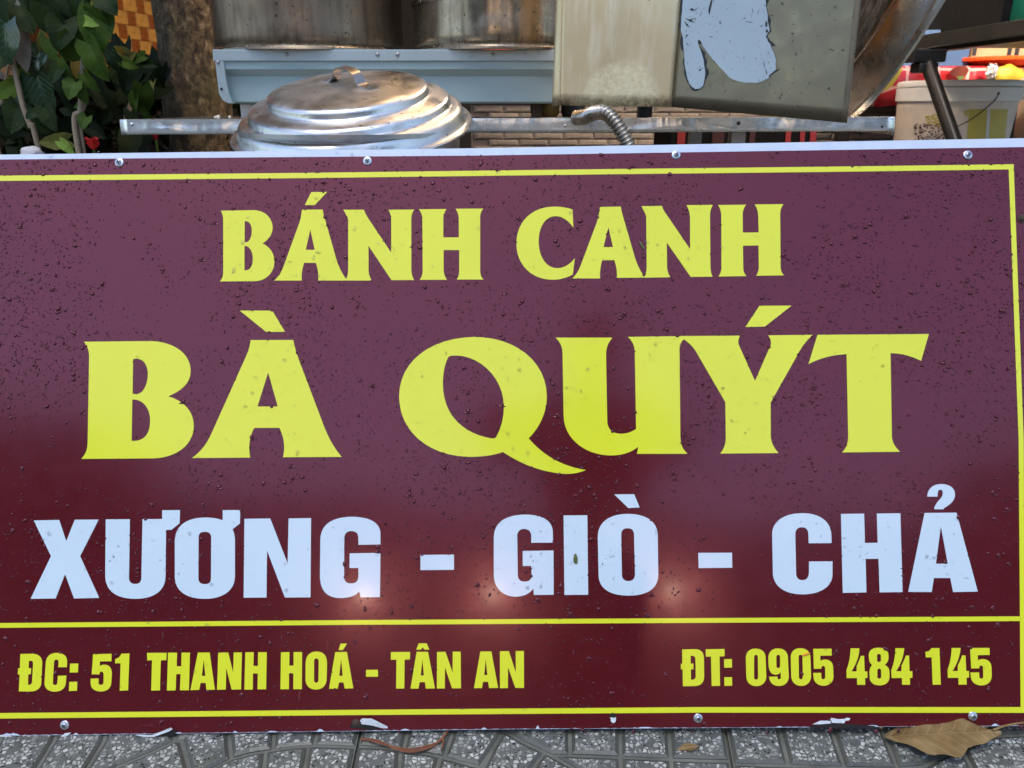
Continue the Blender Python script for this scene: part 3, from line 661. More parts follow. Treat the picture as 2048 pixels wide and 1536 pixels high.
B3 = [[(1446, 1420), (1552, 1420), (1560, 1456), (1578, 1528), (1520, 1527), (1466, 1525), (1452, 1455)],
      [(1552, 1420), (1655, 1420), (1664, 1456), (1690, 1532), (1630, 1530), (1578, 1528), (1560, 1456)],
      [(1655, 1420), (1752, 1420), (1765, 1456), (1796, 1534), (1740, 1534), (1690, 1532), (1664, 1456)],
      [(1752, 1420), (1850, 1420), (1862, 1470), (1880, 1512), (1850, 1530), (1796, 1534), (1765, 1456)],
      [(1466, 1525), (1520, 1527), (1590, 1529), (1606, 1610), (1482, 1610), (1468, 1545)],
      [(1590, 1529), (1630, 1530), (1700, 1533), (1728, 1610), (1606, 1610)],
      [(1700, 1533), (1740, 1534), (1796, 1534), (1850, 1530), (1822, 1570), (1800, 1610), (1728, 1610)],
      [(1880, 1512), (1925, 1495), (1948, 1540), (1975, 1610), (1800, 1610), (1822, 1570), (1850, 1530)],
      [(1850, 1420), (1950, 1420), (1980, 1470), (1925, 1495), (1880, 1512), (1862, 1470)],
      [(1950, 1420), (2120, 1420), (2135, 1460), (2060, 1466), (1980, 1470)],
      [(1980, 1470), (2060, 1466), (2070, 1500), (2090, 1560), (2110, 1610), (1975, 1610), (1948, 1540), (1925, 1495)],
      [(2060, 1466), (2135, 1462), (2180, 1610), (2110, 1610), (2090, 1560), (2070, 1500)]]
for T, Bs in ((T1, B1), (T2, B2), (T3, B3)):
    tl = tile_slab(T)
    for b in Bs: block(gp(b), tl)
# more tiles of the same paving beside, in front and behind
def grid_tile(x0, x1, y0, y1, nx, ny):
    tl = tile_slab([(x0, y0), (x1, y0), (x1, y1), (x0, y1)])
    def g(i, j):
        e = 0.12 * math.sin(i * 1.3 + j * 0.9) if 0 < i < nx and 0 < j < ny else 0
        q = 0.12 * math.cos(i * 0.8 + j * 1.4) if 0 < i < nx and 0 < j < ny else 0
        return (x0 + (x1 - x0) * (i + e) / nx, y0 + (y1 - y0) * (j + q) / ny)
    for j in range(ny):
        for i in range(nx):
            block([g(i, j), g(i + 1, j), g(i + 1, j + 1), g(i, j + 1)], tl)
yA = T1[0][1]; yF = T1[-1][1]
xa = T1[3][0] ; 
grid_tile(T2[5][0], T2[4][0], yF - .47, yF - .004, 6, 6)
grid_tile(T1[5][0] - .02, T2[5][0] - .004, yF - .47, yF - .004, 6, 6)
grid_tile(T2[4][0] + .004, T3[2][0] + .02, yF - .47, yF - .004, 6, 6)
grid_tile(T3[2][0] + .03, T3[2][0] + .50, yF - .47, yF - .004, 5, 5)
grid_tile(T3[2][0] + .03, T3[2][0] + .50, yF, yF + .47, 5, 5)
grid_tile(T1[5][0] - .50, T1[5][0] - .03, yF - .47, yF - .004, 5, 5)
grid_tile(T1[5][0] - .50, T1[5][0] - .03, yF, yF + .47, 5, 5)

# brown dead leaf, twig and small bits on the paving
def leaf_mesh(L, Wd, fold=0.2, curl=0.1, seg=10, wav=0.1, heart=0.0, seed=0):
    bm = bmesh.new(); rows = []
    for i in range(seg + 1):
        t = i / seg
        if heart > 0: w = Wd * (math.sin(math.pi * min(1, t * 0.93 + 0.07) ** 0.62)) ** 0.75 if t < 1 else 0.0
        else: w = Wd * math.sin(math.pi * (t * 0.98 + 0.01) ** 0.85)
        row = []
        for k in (-1, -.8, -.55, -.28, 0, .28, .55, .8, 1):
            ww = w * (1 + wav * noise.noise(Vector((t * 5, k * 2 + seed, seed))))
            x = k * ww * 0.5; yy = L * (t - (heart * abs(k) * (1 - t) ** 3 * 0.26))
            z = fold * abs(x) - curl * L * (t - .4) ** 2 + wav * 0.12 * L * noise.noise(Vector((t * 4, k + seed, 3)))
            row.append(bm.verts.new((x, yy, z)))
        rows.append(row)
    for A, B in zip(rows, rows[1:]):
        for k in range(8): bm.faces.new((A[k], A[k + 1], B[k + 1], B[k]))
    bmesh.ops.remove_doubles(bm, verts=bm.verts[:], dist=1e-5)
    return bm
def leaf_mat(name, col, col2, rough=0.35, veins=(0.2, 0.3, 0.1), vs=60):
    t = NT(name)
    v = t.coord()
    c = t.ramp(t.noise(25, 4, vec=v), [(0.3, col), (0.7, col2)])
    sp = t.n('ShaderNodeSeparateXYZ'); t.l(v, sp.inputs[0])
    ax = t.math('ABSOLUTE', sp.outputs['X'])
    mid = t.ramp(t.math('MULTIPLY', ax, 100), [(0.0, 1.0), (0.13, 0.0)])
    w = t.math('SINE', t.math('MULTIPLY', t.math('SUBTRACT', sp.outputs['Y'], t.math('MULTIPLY', ax, 0.8)), 420))
    side = t.ramp(w, [(0.88, 0.0), (1.0, 0.6)])
    m = t.math('MAXIMUM', mid, side)
    t.set('Base Color', t.mix(t.math('MULTIPLY', m, 0.6), c, veins))
    t.set('Roughness', rough); t.set('Specular IOR Level', .5 if rough < .35 else .12)
    t.bump(t.math('ADD', m, t.noise(80, 3, vec=v)), 0.35, 0.0012)
    return t.m
M_DEAD = leaf_mat('dead_leaf', (0.15, 0.085, 0.03), (0.33, 0.22, 0.095), 0.6, (0.42, 0.31, 0.16))
def dead_leaf():
    a = Pz(1766, 1468, .006); b = Pz(1990, 1488, .002)
    d = b - a; L = d.length; ang = math.atan2(d.y, d.x) - math.pi / 2
    bm = leaf_mesh(L, L * .50, fold=0.07, curl=0.10, seg=22, wav=0.6, seed=4)
    bmesh.ops.subdivide_edges(bm, edges=bm.edges[:], cuts=1, use_grid_fill=True, smooth=0.3)
    t = empty('dead_leaf', a + Vector((0, -.006, .004)), 'large curled brown dead leaf lying by the bottom right edge of the sign', 'dead leaf')
    t.rotation_euler = (R(8), 0, ang)
    o = build('leaf_blade', bm, M_DEAD, t, smooth=True)
    sm = o.modifiers.new('s', 'SOLIDIFY'); sm.thickness = 0.0006
    bm = bmesh.new(); tube(bm, smooth_path([(0, L * .93, .002), (-.005, L * 1.08, .004), (-.012, L * 1.35, .002)], 5), .0013, 6)
    build('stalk', bm, M_DEAD, t, smooth=True)
dead_leaf()
M_TWIG = simple('rust_brown_rootlet', (0.20, 0.07, 0.03), 0.5, var=0.35, vs=60)
for k, off in enumerate((0, 1)):
    bm = bmesh.new()
    pts = [(722, 1478), (755, 1482), (790, 1497), (825, 1503), (865, 1492), (888, 1472), (897, 1458)]
    if k: pts = [(735, 1479), (780, 1492), (822, 1498), (870, 1487), (886, 1478), (884, 1496)]
    tube(bm, smooth_path([Pz(x, y, .003 + .002 * k) for x, y in pts], 6), .0017 - .0005 * k, 6)
    tag(build('rootlet', bm, M_TWIG, None, smooth=True), ['thick rust brown rootlet curving on the paving below the sign', 'thinner forked rootlet lying on the thick rust brown rootlet'][k], 'rootlet')
bm = leaf_mesh(.03, .012, seg=6, wav=.3, seed=8); o = build('leaf_scrap', bm, M_DEAD, None, smooth=True); o.location = Pz(1398, 1492, .002); o.rotation_euler = (0, 0, R(100))
tag(o, 'small brown leaf scrap on the paving left of the dark tile joint', 'leaf scrap')
bm = leaf_mesh(.014, .004, seg=5, wav=.3, seed=3); o = build('petal', bm, simple('yellow_green_petal', (0.5, 0.55, 0.08), 0.5), None, smooth=True); o.location = Pz(1415, 1458, .003); o.rotation_euler = (0, 0, R(-20))
tag(o, 'tiny yellow green petal on the paving under a sign screw', 'petal')

# ------------------------------------------------------------------ stall table
def steel(name, col, rough, wave=0.0, wsc=12, dirt=0.25, metal=1.0, wavestretch=(1, 1, 1), aniso=None, spots=0.0, streak=0.0, dirtcol=(0.07, 0.06, 0.05)):
    t = NT(name)
    n1 = t.noise(5, 5)
    c = t.ramp(n1, [(0.3, tuple(x * .86 for x in col)), (0.7, col)])
    d = t.ramp(t.noise(16, 7, 0.68), [(0.55, 0.0), (0.78, 1.0)])
    c = t.mix(t.math('MULTIPLY', d, dirt), c, dirtcol)
    rr = t.ramp(t.noise(30, 5), [(0.3, max(.02, rough - .08)), (0.7, rough + .1)])
    met = metal
    if streak > 0:
        st = t.ramp(t.noise(1.0, 5, 0.7, vec=t.coord((46, 46, 5))), [(0.46, 0.0), (0.66, 1.0)])
        c = t.mix(t.math('MULTIPLY', st, streak), c, dirtcol)
    if spots > 0:
        sp = t.ramp(t.noise(130, 2, 0.5), [(0.67, 0.0), (0.70, 1.0)])
        sp2 = t.ramp(t.noise(48, 2, 0.5), [(0.75, 0.0), (0.77, 1.0)])
        s = t.math('MAXIMUM', sp, sp2)
        c = t.mix(t.math('MULTIPLY', s, spots), c, (0.015, 0.012, 0.010))
        rr = t.mix(s, rr, 0.8)
        met = t.math('SUBTRACT', metal, t.math('MULTIPLY', s, metal))
    t.set('Base Color', c); t.set('Metallic', met); t.set('Roughness', rr)
    if wave > 0:
        t.bump(t.noise(1.0, 2, 0.5, vec=t.coord(tuple(wsc * s for s in wavestretch))), wave, 0.02)
    return t.m
M_TRAY = steel('crinkled_stainless', (0.84, 0.87, 0.85), 0.24, wave=0.45, wsc=15, dirt=0.12, metal=.75, wavestretch=(1, 1, .35))
M_TRAYTOP = steel('grimy_stainless_top', (0.42, 0.38, 0.34), 0.35, dirt=0.6)
M_LEGM = steel('grey_steel_leg', (0.4, 0.4, 0.4), 0.4)
TY = 1.70; ttop = .7395
def zy(px, py, y): return Py(px, py, y)
xl = Py(240, 250, TY).x; xr = Py(1790, 250, TY).x
table = empty('stall_table', ((xl + xr) / 2, TY + .25, 0), 'low stainless steel stall table with a crinkled front edge', 'table')
def inh(o, root):      # keep world coordinates under an unrotated root
    o.matrix_parent_inverse = Matrix.Translation(-Vector(root.location)); return o
bmt = boxb(xl + .002, xr - .002, TY + .0015, TY + .5, ttop - .004, ttop - .0012, .0006)
inh(build('table_top', bmt, M_TRAYTOP, table), table)
# front edge sheet with small dents
bm = bmesh.new(); N = 90; rows = []
tl_, tr_ = Py(240, 240, TY), Py(1790, 235, TY); bl_, br_ = Py(243, 269, TY), Py(1788, 262, TY)
for i in range(N + 1):
    s = i / N; a = tl_.lerp(tr_, s); b = bl_.lerp(br_, s); r = []
    for k in range(5):
        p = b.lerp(a, k / 4); p.y += .0022 * noise.noise(Vector((s * 16, k * .5, 1))) + .0012 * noise.noise(Vector((s * 50, k * .8, 7)))
        r.append(bm.verts.new(p))
    top2 = a.copy(); top2.y += .006; top2.z += .0004; r.append(bm.verts.new(top2))
    rows.append(r)
for A, B in zip(rows, rows[1:]):
    for k in range(5): bm.faces.new((A[k], B[k], B[k + 1], A[k + 1]))
o = inh(build('front_edge', bm, M_TRAY, table, smooth=60), table); m_ = o.modifiers.new('s', 'SOLIDIFY'); m_.thickness = .0012; m_.offset = 1
for xs in (xl, xr):
    inh(build('side_edge', boxb(xs - .0008, xs + .0008, TY + .004, TY + .5, ttop - .03, ttop - .0005), M_TRAY, table), table)
for xs in (Py(560, 250, TY).x, Py(1489, 250, TY).x):
    for ys in (TY + .05, TY + .45):
        inh(build('leg', boxb(xs - .015, xs + .015, ys - .015, ys + .015, 0, ttop - .006, .001), M_LEGM, table), table)
scm = None
def rivet(px, py, y, root, k=1.0, mat=None):
    bm = bmesh.new(); r = .0045 * k
    lathe(bm, [(r, 0), (r * .85, .0015), (r * .4, .0026), (0, .003)], 12, M=Matrix.Rotation(R(90), 4, 'X'))
    o = build('screw', bm, mat or M_SCREW, root, smooth=True); p = Py(px, py, y)
    o.location = p - Vector(root.location) + Vector((0, -.0005, 0)); return o
rivet(1477, 246, TY, table, 1.0, M_RUST); rivet(1130, 252, TY, table, .8); rivet(1764, 253, TY, table, .6, M_HOLE); rivet(264, 249, TY, table, .9); 
# crumbs of food
M_CRUMB = simple('pale_crumb', (0.7, 0.62, 0.5), 0.6)
for x, y, k in ((436, 224, 1.3), (430, 231, .8), (459, 225, 1.0)):
    bm = bmesh.new(); bmesh.ops.create_icosphere(bm, subdivisions=2, radius=.004 * k)
    for v in bm.verts: v.co *= 1 + .3 * noise.noise(v.co * 300)
    o = build('food_crumb', bm, M_CRUMB, None, smooth=True); p = Py(x, y, TY + .18); o.location = (p.x, p.y, ttop + .002)
    tag(o, {436: 'largest pale crumb on the stall table beside the grey stove', 430: 'smallest pale crumb on the stall table, nearest its front edge', 459: 'pale crumb on the stall table closest to the steamer lid'}[x], 'crumb', 'crumbs on the stall table')

# ------------------------------------------------------------------ grey gas stove
SY = 1.80
M_GREY = steel('blue_grey_sheet', (0.33, 0.435, 0.43), 0.42, dirt=0.08, metal=0.2, spots=0.0)
M_GREYL = steel('pale_grey_lip', (0.42, 0.50, 0.50), 0.36, dirt=0.1, metal=0.3, spots=0.25)
stove = empty('gas_stove', Py(780, 215, SY), 'long blue grey sheet metal gas stove carrying two sooty pots', 'stove')
def sp(pts, y): return [Py(x, yy, y) for x, yy in pts]
# body: profile in depth extruded along x
def zpix(py): return Py(1024, py, SY).z
xL = Py(448, 150, SY).x; xR = Py(1112, 150, SY).x
zs = {k: zpix(k) for k in (98, 122, 138, 155, 207)}
prof = [(SY + .004, zs[122]), (SY + .004, zs[138]), (SY + .022, zs[155] + .003), (SY + .022, zs[155]), (SY + .020, zs[207] + .004), (SY + .026, zs[207]),
        (SY + .34, zs[207]), (SY + .34, zs[122])]
bm = bmesh.new(); prism(bm, [Vector((xL + .002, y, z)) for y, z in prof], Vector((xR - xL, 0, 0)))
inh(build('stove_body', bm, M_GREY, stove), stove)
bm = bmesh.new(); prism(bm, sp([(425, 99), (1112, 99), (1112, 122), (426, 122)], SY - .001), Vector((0, .35, 0)), .0016)
inh(build('top_lip', bm, M_GREYL, stove), stove)
bm = bmesh.new(); prism(bm, sp([(430, 122.5), (447, 122.5), (453, 165), (458, 190), (466, 207), (455, 206), (445, 200), (438, 188)], SY), Vector((0, .345, 0)), .001)
inh(build('end_plate', bm, M_GREYL, stove), stove)
for x, y in ((573, 109), (755, 109), (795, 109), (985, 109)): rivet(x, y, SY - .001, stove, 1.0, M_LEGM)
rivet(436, 123.5 + 1, SY, stove, .9, M_LEGM); rivet(443, 178, SY, stove, .7, M_HOLE)
for x in (520, 720, 1075):
    p = Py(x, 207, SY); inh(build('foot', boxb(p.x - .012, p.x + .012, SY + .06, SY + .09, ttop - .001, zs[207] + .001, .001), M_RUST, stove), stove)

# ------------------------------------------------------------------ pots on the stove
M_SOOT = steel('sooty_pot_steel', (0.25, 0.19, 0.13), 0.38, dirt=0.8, spots=0.95, streak=0.5, metal=0.85, dirtcol=(0.035, 0.028, 0.02))
M_SOOT2 = steel('smoked_pot_steel', (0.38, 0.31, 0.22), 0.26, dirt=0.6, spots=0.9, streak=0.6, metal=0.9, dirtcol=(0.05, 0.035, 0.02))
M_RIMST = steel('worn_bright_rim', (0.55, 0.5, 0.42), 0.25, dirt=0.5, spots=0.5)
def stock_pot(name, pxl, pxr, yc, z0, h, mat, label, band=None):
    a = Py(pxl, 90, yc).x; b = Py(pxr, 90, yc).x; r = (b - a) / 2; cx = (a + b) / 2
    t = empty(name, (cx, yc, z0), label, 'cooking pot', 'sooty pots on the gas stove')
    bm = bmesh.new(); prof = [(0, .004), (r * .93, .004), (r * .965, .008), (r * .985, .02)]
    hh = .03
    while hh < h: prof.append((r * (.985 + .003 * math.sin(hh * 60)), hh)); hh += .015
    prof += [(r * .99, h), (r * .975, h), (r * .96, .03), (0, .02)]
    lathe(bm, prof, 72, wob=.004)
    build('pot_body', bm, mat, t, smooth=50)
    bm = bmesh.new(); lathe(bm, [(r * .93, -.0005), (r * 1.0, .001), (r * 1.012, .005), (r * .99, .010), (r * .96, .012), (r * .93, -.0005)], 72)
    build('base_rim', bm, M_RIMST, t, smooth=True)
    bm = bmesh.new(); lathe(bm, [(r * .985, h - .008), (r * 1.01, h - .006), (r * 1.015, h), (r * 1.0, h + .005), (r * .975, h + .002), (r * .985, h - .008)], 72)
    build('top_rim', bm, M_RIMST, t, smooth=True)
    for s in (-1, 1):
        bm = bmesh.new(); tube(bm, smooth_path([(s * r * .96, -.045, h - .05), (s * (r + .04), -.04, h - .045), (s * (r + .04), .04, h - .045), (s * r * .96, .045, h - .05)], 6), .006, 8)
        build('handle', bm, M_RIMST, t, smooth=True)
    if band:
        bm = bmesh.new(); lathe(bm, [(r * .99, band), (r * 1.006, band + .002), (r * 1.006, band + .007), (r * .99, band + .009), (r * .985, band)], 72)
        build('seam_band', bm, M_RIMST, t, smooth=True)
    bm = bmesh.new(); lathe(bm, [(r * .97, h + .004), (r * .9, h + .02), (r * .5, h + .045), (.03, h + .055), (0, h + .055), (0, h + .05), (r * .97, h)], 48)
    lid = build('lid', bm, M_RIMST, t, smooth=True)
    bm = bmesh.new(); lathe(bm, [(.008, h + .05), (.008, h + .065), (.02, h + .075), (.018, h + .085), (0, h + .088)], 16)
    build('knob', bm, M_HOLE, lid, smooth=True)
    return t
zt = Py(600, 99, SY).z
stock_pot('stock_pot', 436, 808, SY + .20, zt - .0005, .30, M_SOOT, 'wide soot streaked stock pot standing left on the stove')
stock_pot('stock_pot', 828, 1175, SY + .17, zt - .0005, .26, M_SOOT2, 'browned shiny stock pot beside the folded steel shield', band=Py(900, 4, SY + .05).z - zt)
# a glowing burner ring under each pot: dull orange flame light is only a few pixels, so a thin coil
M_EMB = NT('glowing_burner'); M_EMB.set('Base Color', (0.3, 0.03, 0.01)); M_EMB.set('Emission Color', (1.0, 0.12, 0.03)); M_EMB.set('Emission Strength', 1.2); M_EMB = M_EMB.m
for x, w in ((620, .05), (995, .04)):
    p = Py(x, 99, SY + .012); bm = boxb(p.x - w, p.x + w, SY + .03, SY + .038, zt - .0015, zt + .0022, .001)
    inh(build('burner_grate', bm, M_EMB, stove), stove)

# ------------------------------------------------------------------ steamer pot with ridged lid, in front of the table
LY = 1.44; LR = .208
M_ALU = NT('worn_aluminium')
def alu():
    t = M_ALU
    v = t.coord()
    c = t.ramp(t.noise(7, 5, vec=v), [(0.3, (0.60, 0.58, 0.54)), (0.7, (0.78, 0.77, 0.74))])
    d = t.ramp(t.noise(22, 6, 0.65, vec=v), [(0.6, 0.0), (0.8, 1.0)])
    c = t.mix(t.math('MULTIPLY', d, 0.6), c, (0.25, 0.20, 0.15))
    s = t.ramp(t.noise(95, 2, vec=v), [(0.70, 0.0), (0.72, 1.0)])
    c = t.mix(t.math('MULTIPLY', s, 0.8), c, (0.06, 0.05, 0.04))
    t.set('Base Color', c); t.set('Metallic', 1.0)
    t.set('Roughness', t.ramp(t.noise(18, 5, vec=v), [(0.3, 0.22), (0.7, 0.46)]))
    t.bump(t.noise(16, 4, vec=v), 0.55, 0.004)
    return t.m
M_ALU = alu()
lc = Py(707, 252, LY)
steamer = empty('steamer_pot', (lc.x, LY, .30), 'big aluminium steamer pot with a dented ridged lid in front of the stove', 'cooking pot')
LM = Matrix.Translation(lc - Vector(steamer.location)) @ Matrix.Rotation(R(-2.6), 4, 'Y') @ Matrix.Rotation(R(14.5), 4, 'X')
P_ = [(0, .352), (.25, .348), (.45, .334), (.58, .318), (.635, .306), (.66, .292), (.668, .275), (.668, .245), (.675, .234), (.70, .228), (.75, .220), (.80, .208), (.825, .196), (.838, .180),
      (.84, .150), (.848, .140), (.87, .134), (.90, .124), (.925, .110), (.938, .092), (.948, .060), (.958, .030), (.968, .012), (.985, .004), (1.0, .002), (1.012, .004), (1.018, -.006), (1.01, -.016), (.99, -.018), (.965, -.012), (.955, .0), (.93, .05), (.6, .2), (0, .3)]
def interp(P, n=3):
    out = []
    for (a, b) in zip(P, P[1:]):
        for k in range(n): out.append((a[0] + (b[0] - a[0]) * k / n, a[1] + (b[1] - a[1]) * k / n))
    return out + [P[-1]]
bm = bmesh.new(); lathe(bm, [(r * LR, h * LR) for r, h in P_], 128)
for v in bm.verts:   # hammered unevenness and dents
    rr = math.hypot(v.co.x, v.co.y)
    k = .0028 * noise.noise(v.co * 14) + .0012 * noise.noise(v.co * 40)
    v.co.z += k if rr < LR * .62 else k * .4
    if rr > LR * .3: v.co.x *= 1 + k * .8; v.co.y *= 1 + k * .8
    dd = (v.co - Vector((0.03, -LR * .93, .02))).length
    if dd < .035: v.co.y += .006 * (1 - dd / .035)
bmesh.ops.transform(bm, matrix=LM, verts=bm.verts[:])
lid = build('lid', bm, M_ALU, steamer, smooth=60)
# strap handle
def strap(bm, pts, w, th, side):
    pts = [Vector(p) for p in pts]; rings = []
    for i, p in enumerate(pts):
        t = (pts[min(i + 1, len(pts) - 1)] - pts[max(i - 1, 0)]).normalized(); n = t.cross(side).normalized()
        rings.append([bm.verts.new(p + side * a * w / 2 + n * b * th / 2) for a, b in ((-1, -1), (1, -1), (1, 1), (-1, 1))])
    for A, B in zip(rings, rings[1:]):
        for k in range(4): bm.faces.new((A[k], A[(k + 1) % 4], B[(k + 1) % 4], B[k]))
    bm.faces.new(rings[0][::-1]); bm.faces.new(rings[-1])
bm = bmesh.new(); ht = .352 * LR
strap(bm, smooth_path([(-.047 * 1.2, 0, ht - .001), (-.030 * 1.2, 0, ht + .0005), (-.022 * 1.2, 0, ht + .008), (-.017 * 1.2, 0, ht + .017), (-.009 * 1.2, 0, ht + .0245), (.010 * 1.2, 0, ht + .024), (.024 * 1.2, 0, ht + .019), (.029 * 1.2, 0, ht + .012), (.033 * 1.2, 0, ht + .003), (.042 * 1.2, 0, ht), (.058 * 1.2, 0, ht - .002)], 5), .020, .0018, Vector((0, 1, 0)))
bmesh.ops.transform(bm, matrix=LM @ Matrix.Rotation(R(-40), 4, 'Z'), verts=bm.verts[:])
M_ALU2 = steel('handle_aluminium', (0.36, 0.34, 0.32), 0.35, dirt=.3)
hd = build('handle', bm, M_ALU2, lid, smooth=50)
for x in (-.048, .060):
    bm = bmesh.new(); lathe(bm, [(.0045, 0), (.004, .002), (0, .003)], 12, M=LM @ Matrix.Rotation(R(-40), 4, 'Z') @ Matrix.Translation((x, 0, ht)))
    build('rivet', bm, M_ALU2, lid, smooth=True)
pz = lc.z - .30
bm = bmesh.new(); pr = LR * .90; lathe(bm, [(0, 0), (pr * .94, 0), (pr, .015), (pr, pz - .02), (pr * 1.05, pz - .015), (pr * 1.05, pz - .008), (pr * .97, pz - .012), (pr * .97, .02), (0, .01)], 96)
build('pot_body', bm, steel('steamer_body_aluminium', (0.5, 0.5, 0.5), 0.35, dirt=.5, spots=.4), steamer, smooth=50)
for s in (-1, 1):
    bm = bmesh.new(); tube(bm, smooth_path([(s * pr * .98, -.04, pz - .07), (s * (pr + .03), -.035, pz - .065), (s * (pr + .03), .035, pz - .065), (s * pr * .98, .04, pz - .07)], 6), .005, 8); build('handle', bm, M_ALU2, steamer, smooth=True)
drum = empty('coal_stove', (lc.x, LY, 0), 'round clay coal stove carrying the steamer pot behind the sign', 'stove')
bm = bmesh.new(); lathe(bm, [(0, 0), (.13, 0), (.15, .02), (.165, .27), (.17, .295), (.12, .299), (.11, .2), (0, .2)], 40); build('stove_body', bm, simple('fired_clay', (0.25, 0.12, 0.07), .85, vs=15, bump=.4), drum, smooth=40)
bm = bmesh.new(); lathe(bm, [(.154, .08), (.158, .08), (.159, .1), (.155, .1)], 40); build('iron_hoop', bm, M_RUST, drum, smooth=40)

# ------------------------------------------------------------------ folded steel shield
shield = empty('wind_shield', Py(1345, 214, 1.62), 'folded stainless steel shield with peeling pale blue protective film', 'metal shield')
def steel_panelA():
    t = NT('beige_reflection_steel')
    v = t.coord()
    c = t.ramp(t.noise(5, 4, vec=v), [(0.3, (0.64, 0.51, 0.28)), (0.7, (0.76, 0.64, 0.39))])  # beige base carries a warm reflection painted into the steel
    st = t.ramp(t.noise(1.0, 4, .65, vec=t.coord((38, 38, 6))), [(0.5, 0.0), (0.7, 1.0)])
    c = t.mix(t.math('MULTIPLY', st, .6), c, (0.86, 0.79, 0.58))
    # scoured oval patch near the foot, warm lamp glow painted into its colour
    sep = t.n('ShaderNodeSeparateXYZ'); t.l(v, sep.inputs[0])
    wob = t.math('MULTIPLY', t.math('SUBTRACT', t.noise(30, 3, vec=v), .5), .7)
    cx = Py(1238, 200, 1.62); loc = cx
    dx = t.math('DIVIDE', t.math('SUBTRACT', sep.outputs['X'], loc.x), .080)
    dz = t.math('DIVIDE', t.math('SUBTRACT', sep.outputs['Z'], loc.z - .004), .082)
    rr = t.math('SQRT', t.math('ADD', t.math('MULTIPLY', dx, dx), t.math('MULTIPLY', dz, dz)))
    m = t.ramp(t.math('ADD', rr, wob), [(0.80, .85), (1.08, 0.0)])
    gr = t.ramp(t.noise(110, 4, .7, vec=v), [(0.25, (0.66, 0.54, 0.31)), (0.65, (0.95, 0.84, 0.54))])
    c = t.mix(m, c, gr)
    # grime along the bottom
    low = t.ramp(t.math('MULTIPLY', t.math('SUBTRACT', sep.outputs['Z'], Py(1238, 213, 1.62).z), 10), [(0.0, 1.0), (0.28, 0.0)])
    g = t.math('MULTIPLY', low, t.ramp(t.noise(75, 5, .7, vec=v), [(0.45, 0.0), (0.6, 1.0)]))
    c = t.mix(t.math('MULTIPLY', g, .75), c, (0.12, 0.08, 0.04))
    s = t.ramp(t.noise(60, 2, .5, vec=v), [(0.745, 0.0), (0.76, 1.0)])
    c = t.mix(s, c, (0.06, 0.035, 0.015))
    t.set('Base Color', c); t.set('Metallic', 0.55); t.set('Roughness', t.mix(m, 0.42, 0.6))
    t.bump(t.noise(6, 3, vec=v), .12, .02)
    return t.m
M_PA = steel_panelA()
M_PB = steel('dark_reflection_steel', (0.23, 0.20, 0.135), 0.34, dirt=.10, spots=.75, metal=.75, wave=.10, wsc=5)  # darker copy of the shield steel, dark street reflection put into its colour
YA = 1.62
def sheet(name, P, Q, mat, th=.0014, nx=24, nz=14, wob=.0015, seed=0):
    """P: bottom line (2 pts), Q: top line (2 pts)"""
    bm = bmesh.new(); rows = []
    for i in range(nx + 1):
        s = i / nx; r = []
        for k in range(nz + 1):
            u = k / nz; p = P[0].lerp(P[1], s).lerp(Q[0].lerp(Q[1], s), u)
            e = min(s, 1 - s, .2) * 5
            p = p + Vector((0, wob * e * noise.noise(Vector((s * 4 + seed, u * 3, seed))), 0)); r.append(bm.verts.new(p))
        rows.append(r)
    for A, B in zip(rows, rows[1:]):
        for k in range(nz): bm.faces.new((A[k], B[k], B[k + 1], A[k + 1]))
    o = inh(build(name, bm, mat, shield, smooth=40), shield); m = o.modifiers.new('s', 'SOLIDIFY'); m.thickness = th; m.offset = 0
    return o
bl = Py(1121, 211, YA); br = Py(1342, 214, YA)
tl = Py(1129, -150, YA); tr = Py(1370, -150, YA)
# corner line shifts to the right towards the top: the sheet leans
tl = Py(1125, 0, YA); tr = Py(1361, 0, YA)
up = 1.75; tl2 = bl.lerp(tl, up); tr2 = br.lerp(tr, up)
def oc(o, mat): pass
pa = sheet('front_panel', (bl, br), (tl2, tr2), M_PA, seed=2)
f0 = Py(1104, 213, YA + .012); f1 = Py(1113, 0, YA + .012); f2 = f0.lerp(f1, up)
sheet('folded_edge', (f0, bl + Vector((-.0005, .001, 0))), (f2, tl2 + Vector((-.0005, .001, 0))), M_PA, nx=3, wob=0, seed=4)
YB = 1.42
# right panel comes forward; its bottom corner and top corner lie on the pixel rays at depth YB
bb = Py(1694, 246, YB); nP = (bb - br).cross(tr - br); _d = ray(1722, 0); bt = CO + _d * ((br - CO).dot(nP) / _d.dot(nP)); bt2 = bb.lerp(bt, up)
pb = sheet('side_panel', (br + Vector((.001, -.0005, 0)), bb), (tr2 + Vector((.001, -.0005, 0)), bt2), M_PB, nx=30, wob=.001, seed=9)
# plane of the side panel, for the film on it
e1 = (bb - br).normalized(); e2 = ((bt - tr).normalized()); e2 = ((tr - br)).normalized()
nB = e1.cross(e2).normalized()
if nB.y > 0: nB = -nB
def PB(px, py, off=.0014):
    d = ray(px, py); t = (br - CO).dot(nB) / d.dot(nB); return CO + d * t + nB * off
def film_patch(name, pix, mat, off, th):
    org = PB(1450, 80, 0); ex = e1; ez = nB.cross(ex).normalized()
    if ez.z < 0: ez = -ez
    loops = []
    for lp in pix:
        loops.append([((PB(x, y, 0) - org).dot(ex), (PB(x, y, 0) - org).dot(ez)) for x, y in lp])
    o = flat_shape(name, loops, 0, th, mat, shield)
    n3 = ex.cross(ez)
    if n3.dot(nB) < 0: n3 = -n3; ex_, ez_ = ex, ez
    M = Matrix((ex, ez, ex.cross(ez))).transposed().to_4x4(); M.translation = org + nB * off
    o.matrix_parent_inverse = Matrix.Translation(-Vector(shield.location)); o.matrix_basis = M
    return o
